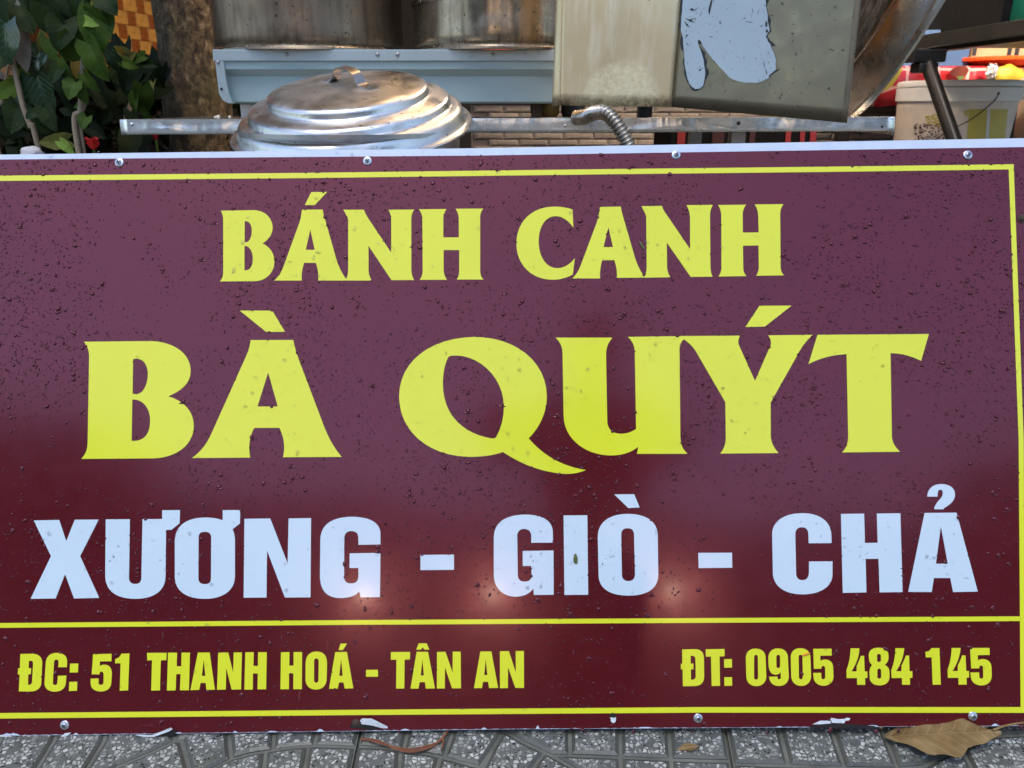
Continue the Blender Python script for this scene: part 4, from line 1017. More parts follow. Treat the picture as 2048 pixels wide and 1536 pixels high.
Z13 = lambda L: [(1100 + x / 3.103, y / 3.103) for x, y in L]
outline = [(822, -420), (826, 0), (823, 60), (818, 110), (814, 190), (828, 232), (830, 290), (836, 340), (838, 400), (846, 440), (856, 490), (868, 520), (885, 540), (905, 553), (930, 551), (948, 538), (958, 515), (963, 480), (966, 450), (958, 400), (955, 370), (945, 335), (935, 305), (922, 275), (920, 252), (928, 246), (940, 258), (950, 285), (970, 312), (990, 340), (1012, 368), (1035, 392), (1058, 420), (1080, 440), (1092, 455), (1112, 478), (1135, 492), (1160, 500), (1185, 508), (1215, 513), (1250, 512), (1280, 515), (1310, 508), (1335, 498), (1358, 484), (1362, 470), (1378, 455), (1404, 432), (1402, 400), (1405, 375), (1398, 350), (1390, 325), (1376, 300), (1368, 272), (1355, 260), (1350, 240), (1340, 228), (1352, 210), (1366, 190), (1360, 160), (1352, 130), (1355, 100), (1346, 60), (1340, 0), (1338, -420)]
def jag(L, a, seed, n=4):
    out = []
    for i in range(len(L)):
        p, q = Vector(L[i]), Vector(L[(i + 1) % len(L)])
        for k in range(n):
            r = p.lerp(q, k / n); j = noise.noise(Vector((r.x * .09, r.y * .09, seed))) * a; r += Vector((j, j * .6)); out.append(tuple(r))
    return out
M_PROT = steel('pale_blue_protective_film', (0.42, 0.515, 0.565), 0.38, dirt=.12, spots=.5, metal=0.0)
M_GLUE = simple('black_glue_residue', (0.02, 0.025, 0.03), 0.7, bump=.3, bs=200)
cen = (1100, 200)
def grow(L, g): 
    out = []
    n = len(L); ar = poly_area(L); s = 1 if ar > 0 else -1
    for i in range(n):
        a = Vector(L[i - 1]); b = Vector(L[(i + 1) % n]); t = (b - a)
        if t.length < 1e-6: out.append(L[i]); continue
        t.normalize(); nn = Vector((t.y, -t.x)) * s
        k = g * (0.55 + 1.1 * max(-.4, noise.noise(Vector((L[i][0] * .02, L[i][1] * .02, 1.5)))))
        out.append((L[i][0] + nn.x * k, L[i][1] + nn.y * k))
    return out
film_patch('glue_residue', [Z13(grow(jag(outline, 1.5, 1), 22))], M_GLUE, .0012, .0002)
film_patch('protective_film', [Z13(jag(outline, 1.0, 2))], M_PROT, .0016, .0003)
for L in ([(1360, 470), (1395, 440), (1428, 424), (1420, 434), (1385, 455), (1364, 474)], [(1328, 370), (1333, 400), (1334, 425), (1328, 400)], [(1340, 425), (1346, 440), (1352, 465), (1342, 450)], [(985, 70), (992, 95), (1000, 60), (1012, 0), (1003, 0), (990, 40)],
          [(868, 60), (890, 70), (930, 45), (895, 62), (885, 50)], [(840, 110), (870, 135), (905, 140), (880, 128), (900, 110), (870, 122)], [(835, 130), (850, 160), (870, 170), (856, 150)], [(850, 215), (862, 215), (840, 240)], [(848, 262), (868, 285), (852, 275)], [(1210, 132), (1240, 136), (1265, 138), (1240, 140)], [(950, 60), (935, 95), (930, 110), (942, 85)], [(1055, 130), (1064, 145), (1056, 150)], [(927, 430), (940, 428), (938, 440), (928, 439)], [(1340, 130), (1352, 140), (1350, 170), (1338, 160)], [(1345, 180), (1358, 190), (1352, 205), (1340, 200)]):
    film_patch('scratch', [Z13(L)], M_GLUE, .0020, .0002)
rr_ = random.Random(5)
for i in range(26):
    x, y = rr_.uniform(845, 1380), rr_.uniform(20, 480)
    if 940 < x < 1120 and y > 240: continue
    if x < 960 and y > 500: continue
    a = rr_.uniform(0, 6.28); L_ = rr_.uniform(3, 14) if i % 3 else rr_.uniform(2, 4); w_ = rr_.uniform(.8, 2)
    dx, dy = math.cos(a) * L_, math.sin(a) * L_
    film_patch('scratch', [Z13([(x - dx, y - dy), (x + dy * w_ / L_, y - dx * w_ / L_), (x + dx, y + dy), (x - dy * w_ / L_, y + dx * w_ / L_)])], M_GLUE, .0020, .0002)
# brackets that hold the shield over the table
for x in (1200, 1300):
    p = Py(x, 214, YA + .02); inh(build('bracket', boxb(p.x - .012, p.x + .012, YA + .01, YA + .30, p.z + .002, p.z + .02, .001), M_RUST, shield), shield)
for x in (1292,):
    p = Py(x, 214, YA + .1); inh(build('support', boxb(p.x - .014, p.x + .014, YA + .10, YA + .13, ttop - .002, p.z + .003, .001), M_HOLE, shield), shield)

# ------------------------------------------------------------------ corrugated gas hose
def hose():
    path = smooth_path([Py(1150, 236, 1.66), Py(1170, 234, 1.64), Py(1190, 226, 1.60), Py(1212, 226, 1.575), Py(1232, 246, 1.56), Py(1250, 276, 1.555), Py(1262, 305, 1.555), Py(1268, 345, 1.56), Py(1270, 430, 1.57)], 26)
    # resample for even ridges
    ds = [0]
    for a, b in zip(path, path[1:]): ds.append(ds[-1] + (b - a).length)
    tot = ds[-1]; step = .0011; n = int(tot / step); pts = []; rad = []
    j = 0
    for i in range(n):
        s = i * step
        while ds[j + 1] < s: j += 1
        t = (s - ds[j]) / (ds[j + 1] - ds[j]); pts.append(path[j].lerp(path[j + 1], t))
        rad.append(.0128 + .0020 * math.sin(2 * math.pi * s / .0074))
    bm = bmesh.new(); tube(bm, pts, 0, 20, radii=rad)
    o = build('corrugated_hose', bm, steel('hose_metal', (0.5, 0.45, 0.38), .28, dirt=.5), None, smooth=70)
    tag(o, 'corrugated metal hose curling down from under the steel shield', 'hose')
hose()

# ------------------------------------------------------------------ wok standing on its edge
def wok():
    Z = 1.62; c = CO + ray(1836, -66) * Z
    ux = (ray(1700, 209) * Z + CO) - c; Rw = ux.length; ux.normalize()
    vdir = -ray(1836, -66).normalized()
    s = ux.cross(vdir).normalized()            # across, towards lower right on screen
    if s.x < 0: s = -s
    tl = math.asin(64 / 306.0)
    ax = (s * math.cos(tl) - vdir * math.sin(tl)).normalized()   # bowl axis, opening side to the right
    yv = ax.cross(ux).normalized()
    M = Matrix((ux, yv, ax)).transposed().to_4x4(); M.translation = c
    bm = bmesh.new()
    prof = [(0, -.235), (.50, -.230), (.70, -.222), (.735, -.215), (.755, -.200), (.76, -.19), (.80, -.165), (.88, -.10), (.95, -.035), (.98, .002), (1.0, .010), (1.012, .006), (1.012, -.002), (1.0, -.004), (.985, .0), (.97, .0), (.87, -.09), (.74, -.18), (.68, -.205), (0, -.215)]
    k = Rw
    lathe(bm, [(r * k, h * k * .78) for r, h in prof], 96)
    t = empty('wok', (0, 0, 0), 'large steel wok standing on its edge behind the steel shield', 'wok'); t.matrix_world = M
    build('bowl', bm, steel('dark_pan_steel', (0.46, 0.47, 0.49), .24, dirt=.12, metal=1.0), t, smooth=25)
    bm = bmesh.new(); N = 96
    lathe(bm, [(Rw * 1.0, -.003), (Rw * 1.018, -.001), (Rw * 1.026, .006), (Rw * 1.014, .012), (Rw * .996, .008), (Rw * 1.0, -.003)], 96)
    build('rim', bm, M_RIMST if False else steel('wok_rim', (0.62, 0.64, 0.64), .3, dirt=.3), t, smooth=True)
    for s_ in (0,):
        bm = bmesh.new(); tube(bm, smooth_path([(-Rw * .98, -.05, .01), (-Rw * 1.12, -.04, .02), (-Rw * 1.12, .04, .02), (-Rw * .98, .05, .01)], 6), .005, 8); build('handle', bm, M_RIMST, t, smooth=True)
wok()
# ------------------------------------------------------------------ low wall of beige split-face bricks behind the stall
WY = 3.0
M_MORT = simple('dark_mortar', (0.14, 0.11, 0.09), 0.9)
def brick_mat():
    t = NT('beige_brick')
    oi = t.n('ShaderNodeObjectInfo')
    c = t.ramp(t.noise(18, 4), [(0.3, (0.17, 0.14, 0.11)), (0.7, (0.27, 0.23, 0.19))])
    tone = t.ramp(oi.outputs['Random'], [(0.0, (0.75, 0.72, 0.70)), (1.0, (1.1, 1.08, 1.05))])
    t.set('Base Color', t.mix(1.0, c, tone, 'MULTIPLY')); t.set('Roughness', 0.75); t.bump(t.noise(60, 4), .4, .002); return t.m
M_BRICK = brick_mat()
wxl = Py(948, 290, WY).x; wxr = Py(2250, 290, WY).x; wzt = Py(1500, 207, WY).z
wall = empty('low_wall', ((wxl + wxr) / 2, WY, 0), 'low wall of beige bevelled bricks behind the stall', 'wall')
inh(build('wall_core', boxb(wxl - .01, wxr + .01, WY + .008, WY + .16, 0, wzt + .004), M_MORT, wall), wall)
inh(build('wall_cap', boxb(wxl - .03, wxr + .03, WY - .012, WY + .18, wzt + .0045, wzt + .03, .003), simple('brown_cap', (0.16, 0.09, 0.06), .6), wall), wall)
bw = 60.5 * 2.82 / FPX; bh = 12.8 * 2.82 / FPX
def brick_mesh(w):
    bm = bmesh.new(); g = .0012; y0 = WY + .0082
    o = [bm.verts.new((x, y0, z)) for x, z in ((g, g), (w - g, g), (w - g, bh - g), (g, bh - g))]
    m = [bm.verts.new((v.co.x, WY + .003, v.co.z)) for v in o]
    i = [bm.verts.new((x, WY - .001 + rnd.uniform(-.001, .001), z)) for x, z in ((g + .012, g + .005), (w - g - .014, g + .006), (w - g - .01, bh - g - .005), (g + .014, bh - g - .004))]
    for A, B in ((o, m), (m, i)):
        for k in range(4): bm.faces.new((A[k], A[(k + 1) % 4], B[(k + 1) % 4], B[k]))
    bm.faces.new(i); me = bpy.data.meshes.new('brick'); bmesh.ops.recalc_face_normals(bm, faces=bm.faces[:]); bm.to_mesh(me); bm.free(); me.materials.append(M_BRICK); return me
bmeshes = [brick_mesh(bw) for _ in range(4)]
zr = Py(1000, 279, WY).z
for row in range(-2, 7):
    z = zr + row * bh
    if z + bh > wzt + .006: break
    x = wxl + (-.5 * bw if row % 2 else 0)
    while x < wxr - bw * .6:
        if x >= wxl - .001:
            o = bpy.data.objects.new('brick', rnd.choice(bmeshes)); scene.collection.objects.link(o); o.parent = wall
            o.location = Vector((x, 0, z)) - Vector(wall.location); o.rotation_euler = (0, 0, 0)
        x += bw

# dark shop front far behind, with an added awning above the stall
M_DARK = simple('dark_shop_wall', (0.020, 0.017, 0.015), .8, var=.3, vs=3)  # near-black base puts the deep shade behind the stall into the colour
shop = empty('shop_house', (0, 4.7, 0), 'dark shop front in deep shade behind the stall', 'building')
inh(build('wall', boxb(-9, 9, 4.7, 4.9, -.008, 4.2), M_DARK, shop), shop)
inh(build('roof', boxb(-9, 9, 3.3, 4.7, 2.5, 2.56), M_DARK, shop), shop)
# unseen brown awning added over the stall to darken the background, with one warm lit bulb
M_AWN = simple('added_brown_awning', (0.46, .37, .28), .8, var=.1, vs=4)
aw = empty('awning', (0, 3.0, 2.2), 'brown cloth awning added out of view over the stall to shade the background, mirrored in the steamer lid', 'awning')
bm = bmesh.new(); prism(bm, [Vector((-3.2, 1.75, 2.05)), Vector((-3.2, 4.65, 2.45)), Vector((-3.2, 4.65, 2.46)), Vector((-3.2, 1.75, 2.06))], Vector((6.4, 0, 0)))
inh(build('added_awning_cloth', bm, M_AWN, aw), aw)
for x in (-3.1, 3.1):
    inh(build('pole', boxb(x - .02, x + .02, 1.8, 1.84, -.008, 2.04), M_LEGM, aw), aw)
t = NT('warm_stall_bulb'); t.set('Base Color', (1, .8, .6)); t.set('Emission Color', (1.0, .60, .28)); t.set('Emission Strength', 110.0)
M_SB = t.m
t = NT('bright_stall_bulb'); t.set('Base Color', (1, .8, .6)); t.set('Emission Color', (1.0, .80, .60)); t.set('Emission Strength', 300.0); M_SB2 = t.m
for (x, y, z, r, lb) in ((-.12, 1.86, 1.62, .022, 'bare warm bulb hanging from the awning above the steamer, mirrored in the metal'),
                         (.45, 2.5, 1.80, .045, 'bare warm bulb hanging over the brick wall behind the stove, lighting the tree trunk'),
                         (1.55, 2.0, 1.38, .065, 'bare warm bulb hanging over the buckets and the red checked cloth')):
    sb = empty('bulb', (x, y, z), lb, 'lamp', 'bulbs under the awning')
    bm = bmesh.new(); bmesh.ops.create_icosphere(bm, subdivisions=3, radius=r); build('glass', bm, M_SB if x < 0 else M_SB2, sb, smooth=True)
    bm = bmesh.new(); tube(bm, [(0, 0, r * .9), (0, 0, r + .04)], .014, 12); build('socket', bm, M_HOLE, sb, smooth=40)
    zt9 = 2.05 + (y - 1.75) * .4 / 2.9 - z
    bm = bmesh.new(); tube(bm, [(0, 0, r + .04), (0, 0, zt9)], .003, 6); build('cord', bm, M_HOLE, sb)
M_RED = simple('red_cloth', (0.26, 0.012, 0.01), .7, bump=.2)
# striped folded fabric under the table
striped = empty('striped_bag', Py(1480, 300, 2.35), 'black and red striped woven bag under the stall table', 'bag')
def pane(px0, px1, top, bot, y, mat, name, root, d=.003, sl=0, bev=.001):
    bm = bmesh.new(); prism(bm, sp([(px0 - sl, bot), (px1 - sl, bot), (px1, top), (px0, top)], y), Vector((0, d, 0)), bev)
    return inh(build(name, bm, mat, root), root)
pane(1338, 1636, 258, 400, 2.352, simple('black_weave', (0.006, 0.005, 0.005), .9, spec=.1), 'bag_body', striped, .25, 10, .01)
M_DRED = simple('dark_red_weave', (0.035, .004, .004), .8)
for a, b, m in ((1356, 1372, M_RED), (1425, 1450, M_DRED), (1500, 1512, M_DRED), (1572, 1583, M_RED), (1601, 1611, M_RED), (1621, 1634, M_RED)):
    pane(a, b, 259, 399, 2.3505, m, 'stripe', striped, .0008, 10)
M_OLD = simple('dull_yellow_tub', (0.14, 0.09, 0.015), .6)
for x0, x1, m, nm, lb in ((1058, 1112, M_OLD, 'plastic_tub', 'dull ochre tub in the shade behind the stove'), (1115, 1160, M_HOLE, 'gas_regulator', 'black gas fitting in the shade under the steel shield')):
    a = Py(x0, 235, 2.28); b = Py(x1, 208, 2.28); bm = bmesh.new(); r = (b.x - a.x) / 2
    lathe(bm, [(0, 0), (r * .85, 0), (r, .01), (r, .05), (r * .8, .07), (r * .8, .09), (0, .095)], 20); o = build(nm, bm, m, None, smooth=40); o.location = ((a.x + b.x) / 2, 2.12, ttop - .001)
    tag(o, lb, {'plastic_tub': 'tub', 'gas_regulator': 'gas fitting'}[nm])
# pale foam block left of the lid
bm = boxb(Py(481, 225, 1.86).x, Py(512, 225, 1.86).x, 1.86, 1.92, ttop - .001, Py(490, 208, 1.86).z, .003)
tag(build('foam_block', bm, simple('white_foam', (0.6, .57, .52), .8)), 'pale foam block propped under the left end of the grey stove', 'foam block')

# ------------------------------------------------------------------ right background
M_BLK = steel('black_painted_steel', (0.05, 0.045, 0.04), .35, dirt=.2, metal=.6)
M_TOPD = steel('scuffed_table_rim', (0.06, 0.06, 0.056), .45, dirt=.4, spots=.3, metal=.5)
def Pzz(px, py, z): return Pz(px, py, z)
ft = empty('folding_table', Pzz(1950, 84, .925), 'dark folding table with a slanting black tube leg behind the wok', 'table')
E0 = Pzz(1822, 99, .925); E1 = Pzz(2100, 63, .925); dE = (E1 - E0).normalized(); nE = Vector((-dE.y, dE.x, 0))
if nE.y < 0: nE = -nE
bm = bmesh.new(); prism(bm, [E0, E1, E1 + Vector((0, 0, .036)), E0 + Vector((0, 0, .036))], nE * .022, .002); inh(build('table_rim', bm, M_TOPD, ft), ft)
bm = bmesh.new(); prism(bm, [E0 + nE * .022 + Vector((0, 0, .004)), E1 + nE * .022 + Vector((0, 0, .004)), E1 + nE * .6 + Vector((0, 0, .004)), E0 + nE * .6 + Vector((0, 0, .004))], Vector((0, 0, .03))); inh(build('table_top', bm, M_TOPD, ft), ft)
bm = bmesh.new(); prism(bm, [E0 + nE * .03 + Vector((0, 0, -.010)), E1 + nE * .03 + Vector((0, 0, -.010)), E1 + nE * .07 + Vector((0, 0, -.010)), E0 + nE * .07 + Vector((0, 0, -.010))], Vector((0, 0, .012))); inh(build('under_rail', bm, M_BLK, ft), ft)
a = Py(1851, 116, 2.36); b = Py(1910, 285, 2.20); dirl = (b - a).normalized(); foot_ = a + dirl * ((a.z - 0.0) / -dirl.z)
bm = bmesh.new(); tube(bm, [a - dirl * .02, a + dirl * .35, foot_], .0185, 16); inh(build('leg', bm, M_BLK, ft, smooth=50), ft)
p = a; bm = boxb(p.x - .05, p.x + .045, p.y - .028, p.y + .03, p.z - .012, .9145, .004); inh(build('leg_bracket', bm, M_BLK, ft), ft)
bm = boxb(p.x - .028, p.x + .028, p.y - .03, p.y + .028, p.z - .04, p.z - .012, .008); inh(build('leg_bracket', bm, M_BLK, ft), ft)
q = E1 + nE * .3; bm = bmesh.new(); tube(bm, [q + Vector((0, 0, .004)), Vector((q.x + .2, q.y, 0))], .0185, 16); inh(build('leg', bm, M_BLK, ft, smooth=50), ft)
# things on the folding table
tz = .925 + .036
M_GREEN = simple('green_plastic', (0.01, .30, .17), .35, var=.05)
c = Pzz(2062, 44, tz + .0) if False else None
gb = empty('basin', Vector((Py(1999, 15, 2.22).x + .105, 2.22, tz + .0005)), 'green plastic basin standing on the dark folding table', 'basin')
bm = bmesh.new(); lathe(bm, [(0, 0), (.085, 0), (.098, .014), (.115, .09), (.125, .095), (.125, .10), (.112, .098), (.07, .016), (0, .006)], 48); build('basin_body', bm, M_GREEN, gb, smooth=40)
bm = bmesh.new(); lathe(bm, [(.075, -.0002), (.082, -.0002), (.082, .003), (.075, .003)], 32); build('foot_ring', bm, M_GREEN, gb, smooth=40)
db = empty('cooking_tray', E0 + nE * .17 + dE * .20 + Vector((0, 0, tz - .925 + .0005)), 'black tray standing on the dark folding table beside the green basin', 'tray')
db.rotation_euler = (0, 0, math.atan2(dE.y, dE.x))
bm = bmesh.new(); prism(bm, [Vector((-.14, -.12, 0)), Vector((.14, -.12, 0)), Vector((.17, -.14, .12)), Vector((-.17, -.14, .12))], Vector((0, .26, 0)), .004); build('tray_body', bm, simple('matt_black', (.004, .004, .004), .9), db)
bm = boxb(-.175, .175, -.148, .148, .12, .128, .003); build('tray_rim', bm, M_BLK, db)

# paint buckets
M_PLW = simple('dirty_white_plastic', (0.80, 0.78, 0.73), .45, var=.08, vs=12, bump=.05)
M_PLB = simple('beige_stained_plastic', (0.68, 0.59, 0.48), .55, var=.12, vs=14, bump=.05)
M_LABY = simple('yellow_print', (0.52, 0.42, 0.07), .4, var=.08)
M_LABW = simple('white_print', (0.62, .6, .55), .4)
M_LABD = simple('brown_print', (0.12, .07, .06), .5)
M_WIRE = simple('black_wire', (0.03, .025, .02), .5)
def bucket(cx, cy, r, ztop, zbase, label, deco=False):
    t = empty('paint_bucket', (cx, cy, zbase), label, 'bucket'); H = ztop - zbase
    bm = bmesh.new(); r0 = r * .86
    lathe(bm, [(0, 0), (r0 * .97, 0), (r0, .01), (r * .955, H * .78), (r * .96, H * .80), (r * .96, H - .02), (0, H - .02)], 64); build('bucket_body', bm, M_PLB, t, smooth=40)
    bm = bmesh.new(); lathe(bm, [(r * .955, H - .062), (r * 1.0, H - .060), (r * 1.01, H - .022), (r * .965, H - .020)], 64); build('collar', bm, M_PLW, t, smooth=40)
    bm = bmesh.new(); lathe(bm, [(r * .965, H - .0195), (r * 1.005, H - .018), (r * 1.01, H - .008), (r * .99, H - .002), (r * .98, H - .006), (r * .93, H - .004), (r * .92, H), (r * .6, H), (0, H)], 64); build('lid', bm, M_PLW, t, smooth=40)
    def rad(z): return r0 + (r * .955 - r0) * z / (H * .78)
    def on(px, py, off):
        d = ray(px, py); d = d.normalized(); o = CO - Vector((cx, cy, 0))
        z = (CO + d * ((cy - r - 0) / d.y)).z - zbase; R_ = rad(z) + off
        A = d.x ** 2 + d.y ** 2; B = 2 * (o.x * d.x + o.y * d.y); C = o.x ** 2 + o.y ** 2 - R_ ** 2
        disc = max(0, B * B - 4 * A * C); tt = (-B - math.sqrt(disc)) / (2 * A); return CO + d * tt - Vector(t.location)
    if deco:
        def pr(name, quad, mat, off=.0008, n=8, seed=0, ragged=0):
            bm = bmesh.new(); (x0, y0), (x1, y1), (x2, y2), (x3, y3) = quad; g = []
            for i in range(n + 1):
                s = i / n; row = []
                for k in range(n + 1):
                    u = k / n
                    x = (x0 * (1 - s) + x1 * s) * (1 - u) + (x3 * (1 - s) + x2 * s) * u
                    y = (y0 * (1 - s) + y1 * s) * (1 - u) + (y3 * (1 - s) + y2 * s) * u
                    row.append(bm.verts.new(on(x, y, off)))
                g.append(row)
            for i in range(n):
                for k in range(n):
                    if ragged and noise.noise(Vector((i * .7, k * .7, seed))) < ragged - .25: continue
                    bm.faces.new((g[i][k], g[i + 1][k], g[i + 1][k + 1], g[i][k + 1]))
            lo = [v for v in bm.verts if not v.link_faces]; bmesh.ops.delete(bm, geom=lo, context='VERTS')
            build(name, bm, mat, t, smooth=True)
        pr('label', [(1938, 218), (2016, 218), (2008, 300), (1932, 300)], M_LABY)
        pr('label_stripe', [(1975, 218), (1981, 218), (1976, 300), (1970, 300)], M_LABW, .0014)
        pr('label', [(1850, 232), (1890, 226), (1890, 254), (1854, 250)], M_LABY, .0008, 10, 3, .18)
        pr('label', [(1826, 248), (1898, 246), (1898, 284), (1830, 284)], M_LABD, .0012, 22, 5, .33)
        pr('label', [(1926, 222), (1938, 219), (1950, 226), (1930, 232)], M_LABY, .0012, 6, 5, .1)
        pts = [on(1996, 187, .004), on(1990, 200, .008), on(1965, 222, .012), on(1940, 240, .015), on(1915, 253, .016), on(1885, 270, .014), on(1868, 281, .012), on(1850, 300, .01)]
        bm = bmesh.new(); tube(bm, smooth_path(pts, 5), .0017, 6); build('wire_handle', bm, M_WIRE, t, smooth=True)
        bm = bmesh.new(); bmesh.ops.create_icosphere(bm, subdivisions=2, radius=.005); bmesh.ops.translate(bm, vec=pts[0], verts=bm.verts[:]); build('handle_knob', bm, M_WIRE, t, smooth=True)
    return t
BY = 2.62
bl_ = Py(1806, 165, BY).x; br_2 = Py(2034, 165, BY).x
bucket((bl_ + br_2) / 2, BY, (br_2 - bl_) / 2 * .985, Py(1920, 160, BY - .1).z, .45, 'white lidded paint bucket with faded yellow labels behind the slanting black leg', True)
bucket(Py(2160, 165, BY + .1).x, BY + .06, .19, Py(2040, 150, BY - .1).z, .45, 'beige bucket cut off by the right edge of the photo')
bench = empty('bench', (Py(1980, 300, BY).x, BY, 0), 'low wooden bench carrying the two buckets', 'bench')
bx = bench.location.x
inh(build('seat', boxb(bx - .35, bx + .55, BY - .2, BY + .28, .42, .4495, .004), simple('old_wood', (0.14, .08, .045), .7, vs=8, bump=.2), bench), bench)
for xx in (bx - .3, bx + .5):
    for yy in (BY - .15, BY + .22):
        inh(build('leg', boxb(xx - .02, xx + .02, yy - .02, yy + .02, 0, .42, .002), bpy.data.materials['old_wood'], bench), bench)

# table with a red checked oilcloth
def cloth_mat():
    t = NT('red_check_oilcloth')
    sep = t.n('ShaderNodeSeparateXYZ'); t.l(t.coord(), sep.inputs[0])
    cb = t.n('ShaderNodeCombineXYZ'); t.l(sep.outputs['X'], cb.inputs[0]); t.l(t.math('ADD', sep.outputs['Z'], sep.outputs['Y']), cb.inputs[1])
    b = t.n('ShaderNodeTexBrick'); b.offset = 0; b.squash = 1; b.inputs['Scale'].default_value = 1.0
    b.inputs['Brick Width'].default_value = .105; b.inputs['Row Height'].default_value = .072; b.inputs['Mortar Size'].default_value = .0075; b.inputs['Mortar Smooth'].default_value = .6
    b.inputs['Color1'].default_value = (0.55, .03, .03, 1); b.inputs['Color2'].default_value = (0.48, .02, .035, 1); b.inputs['Mortar'].default_value = (.75, .42, .38, 1)
    t.l(cb.outputs[0], b.inputs['Vector'])
    c = b.outputs['Color']
    v = t.vor(9.0, out='Color', vec=cb.outputs[0]); d = t.vor(9.0, vec=cb.outputs[0])
    sc = t.n('ShaderNodeSeparateColor'); t.l(v, sc.inputs[0])
    fr = t.ramp(sc.outputs[0], [(0.0, (0.16, .05, .02)), (0.4, (0.10, .13, .02)), (0.6, (0.6, .1, .03)), (1.0, (0.65, .55, .4))], 'CONSTANT')
    c = t.mix(t.math('MULTIPLY', t.ramp(d, [(0.30, 1.0), (0.36, 0.0)]), t.ramp(sc.outputs[1], [(0.5, 0.0), (0.52, .9)])), c, fr)
    t.set('Base Color', c); t.set('Roughness', .22); t.bump(t.noise(9, 3), .5, .02); return t.m
CY = 2.86
ct = empty('cloth_table', Py(1880, 212, CY), 'table under a glossy red checked oilcloth printed with fruit', 'table')
bm = bmesh.new(); x0 = Py(1655, 150, CY).x; x1 = Py(2150, 150, CY).x; zt_ = Py(1880, 131, CY).z; rows = []; N = 80
for i in range(N + 1):
    s = i / N; x = x0 + (x1 - x0) * s; w = .012 * math.sin(s * 38) + .01 * noise.noise(Vector((s * 9, 0, 0)))
    zb = Py(1700, 213, CY).z + .010 * noise.noise(Vector((s * 12, 3, 0)))
    zb = zb if s > .1 else zb
    col_ = [(zt_, .45, 0), (zt_, .02, 0), (zt_ - .006, .004, .1), (zt_ - .03, 0, .4), ((zt_ + zb) / 2, -.004, .8), (zb, -.008, 1.0)]
    rows.append([bm.verts.new((x, CY + dy + w * k, z)) for z, dy, k in col_])
for A, B in zip(rows, rows[1:]):
    for k in range(5): bm.faces.new((A[k], B[k], B[k + 1], A[k + 1]))
o = inh(build('oilcloth', bm, cloth_mat(), ct, smooth=True), ct); m = o.modifiers.new('s', 'SOLIDIFY'); m.thickness = .001
for L, mt in (([(1795, 131), (1803, 132), (1805, 140), (1796, 155), (1785, 172), (1772, 181), (1760, 181), (1757, 176), (1768, 172), (1780, 155), (1790, 140)], M_LABY),
              ([(1757, 162), (1763, 160), (1767, 170), (1761, 178), (1754, 172)], simple('red_print', (0.4, .02, .02), .4)),
              ([(1900, 142), (1912, 133), (1930, 131), (1938, 140), (1932, 152), (1915, 155), (1903, 150)], simple('maroon_print', (0.16, .03, .015), .4)),
              ([(1748, 178), (1758, 184), (1752, 194), (1742, 190)], simple('green_print', (0.12, .22, .04), .4)),
              ([(1912, 153), (1926, 151), (1930, 157), (1918, 160)], simple('green_print2', (0.12, .2, .05), .4))):
    bm = bmesh.new(); prism(bm, sp(L, CY - .03), Vector((0, .0012, 0))); bmesh.ops.triangulate(bm, faces=[f for f in bm.faces if len(f.verts) > 4]); inh(build('fruit_print', bm, mt, ct), ct)
for xx in (x0 + .1, x1 - .1):
    inh(build('leg', boxb(xx - .02, xx + .02, CY + .03, CY + .07, 0, zt_ - .004), M_BLK, ct), ct)
M_BLUE = simple('blue_plastic_crate', (0.05, .12, .26), .5, var=.1)
crate = empty('crate', Py(1800, 131, CY + .08), 'blue plastic crate on the red checked table', 'crate')
z0 = zt_ + .0005; xa_, xb_ = Py(1740, 110, CY + .08).x, Py(1938, 110, CY + .08).x; zz = Py(1850, 60, CY + .08).z
for (a, b, c, d, nm) in ((xa_, xb_, CY + .08, CY + .086, 'front_wall'), (xa_, xb_, CY + .36, CY + .366, 'back_wall'), (xa_, xa_ + .006, CY + .086, CY + .36, 'side_wall'), (xb_ - .006, xb_, CY + .086, CY + .36, 'side_wall')):
    inh(build(nm, boxb(a, b, c, d, z0, zz, .001), M_BLUE, crate), crate)
inh(build('rim', boxb(xa_ - .006, xb_ + .006, CY + .072, CY + .0795, zz - .02, zz, .002), M_BLUE, crate), crate)
wb = empty('wooden_box', Py(2000, 131, CY + .12), 'pale wooden box with dark slots behind the orange basin', 'box')
xa_, xb_ = Py(1942, 110, CY + .12).x, Py(2140, 110, CY + .12).x; M_PALEW = simple('pale_wood', (0.48, .34, .19), .6, vs=10, bump=.1)
inh(build('box_body', boxb(xa_, xb_, CY + .12, CY + .34, z0, Py(1950, 50, CY + .12).z, .003), M_PALEW, wb), wb)
for x in (1944, 2014, 2029):
    p0 = Py(x, 108, CY + .118); inh(build('slot', boxb(p0.x, p0.x + .014, CY + .1165, CY + .119, p0.z - .005, p0.z + .05), M_HOLE, wb), wb)
ob = empty('basin', (Py(2040, 130, CY).x, CY + .09, z0), 'orange plastic basin on the red checked table', 'basin')
rr = .0
r_ = (Py(2040, 118, CY - .02).x - Py(1951, 118, CY - .02).x) * 1.05
M_OR = simple('orange_plastic', (0.85, .10, .015), .3, var=.05)
hh = Py(2000, 112, CY - .02).z - z0
bm = bmesh.new(); lathe(bm, [(0, 0), (r_ * .6, 0), (r_ * .7, .008), (r_ * .93, hh - .012), (r_ * 1.0, hh - .012), (r_ * 1.01, hh - .004), (r_ * .99, hh), (r_ * .92, hh - .004), (r_ * .65, .01), (0, .006)], 56)
b_ = build('basin_body', bm, M_OR, ob, smooth=40); ob.location.y = CY + .1 + 0.02
ob.location.y = CY + r_ * .60
bag = empty('snack_bag', Py(2010, 158, BY + .14), 'shiny clear bag of yellow food beside the bucket lid', 'bag')
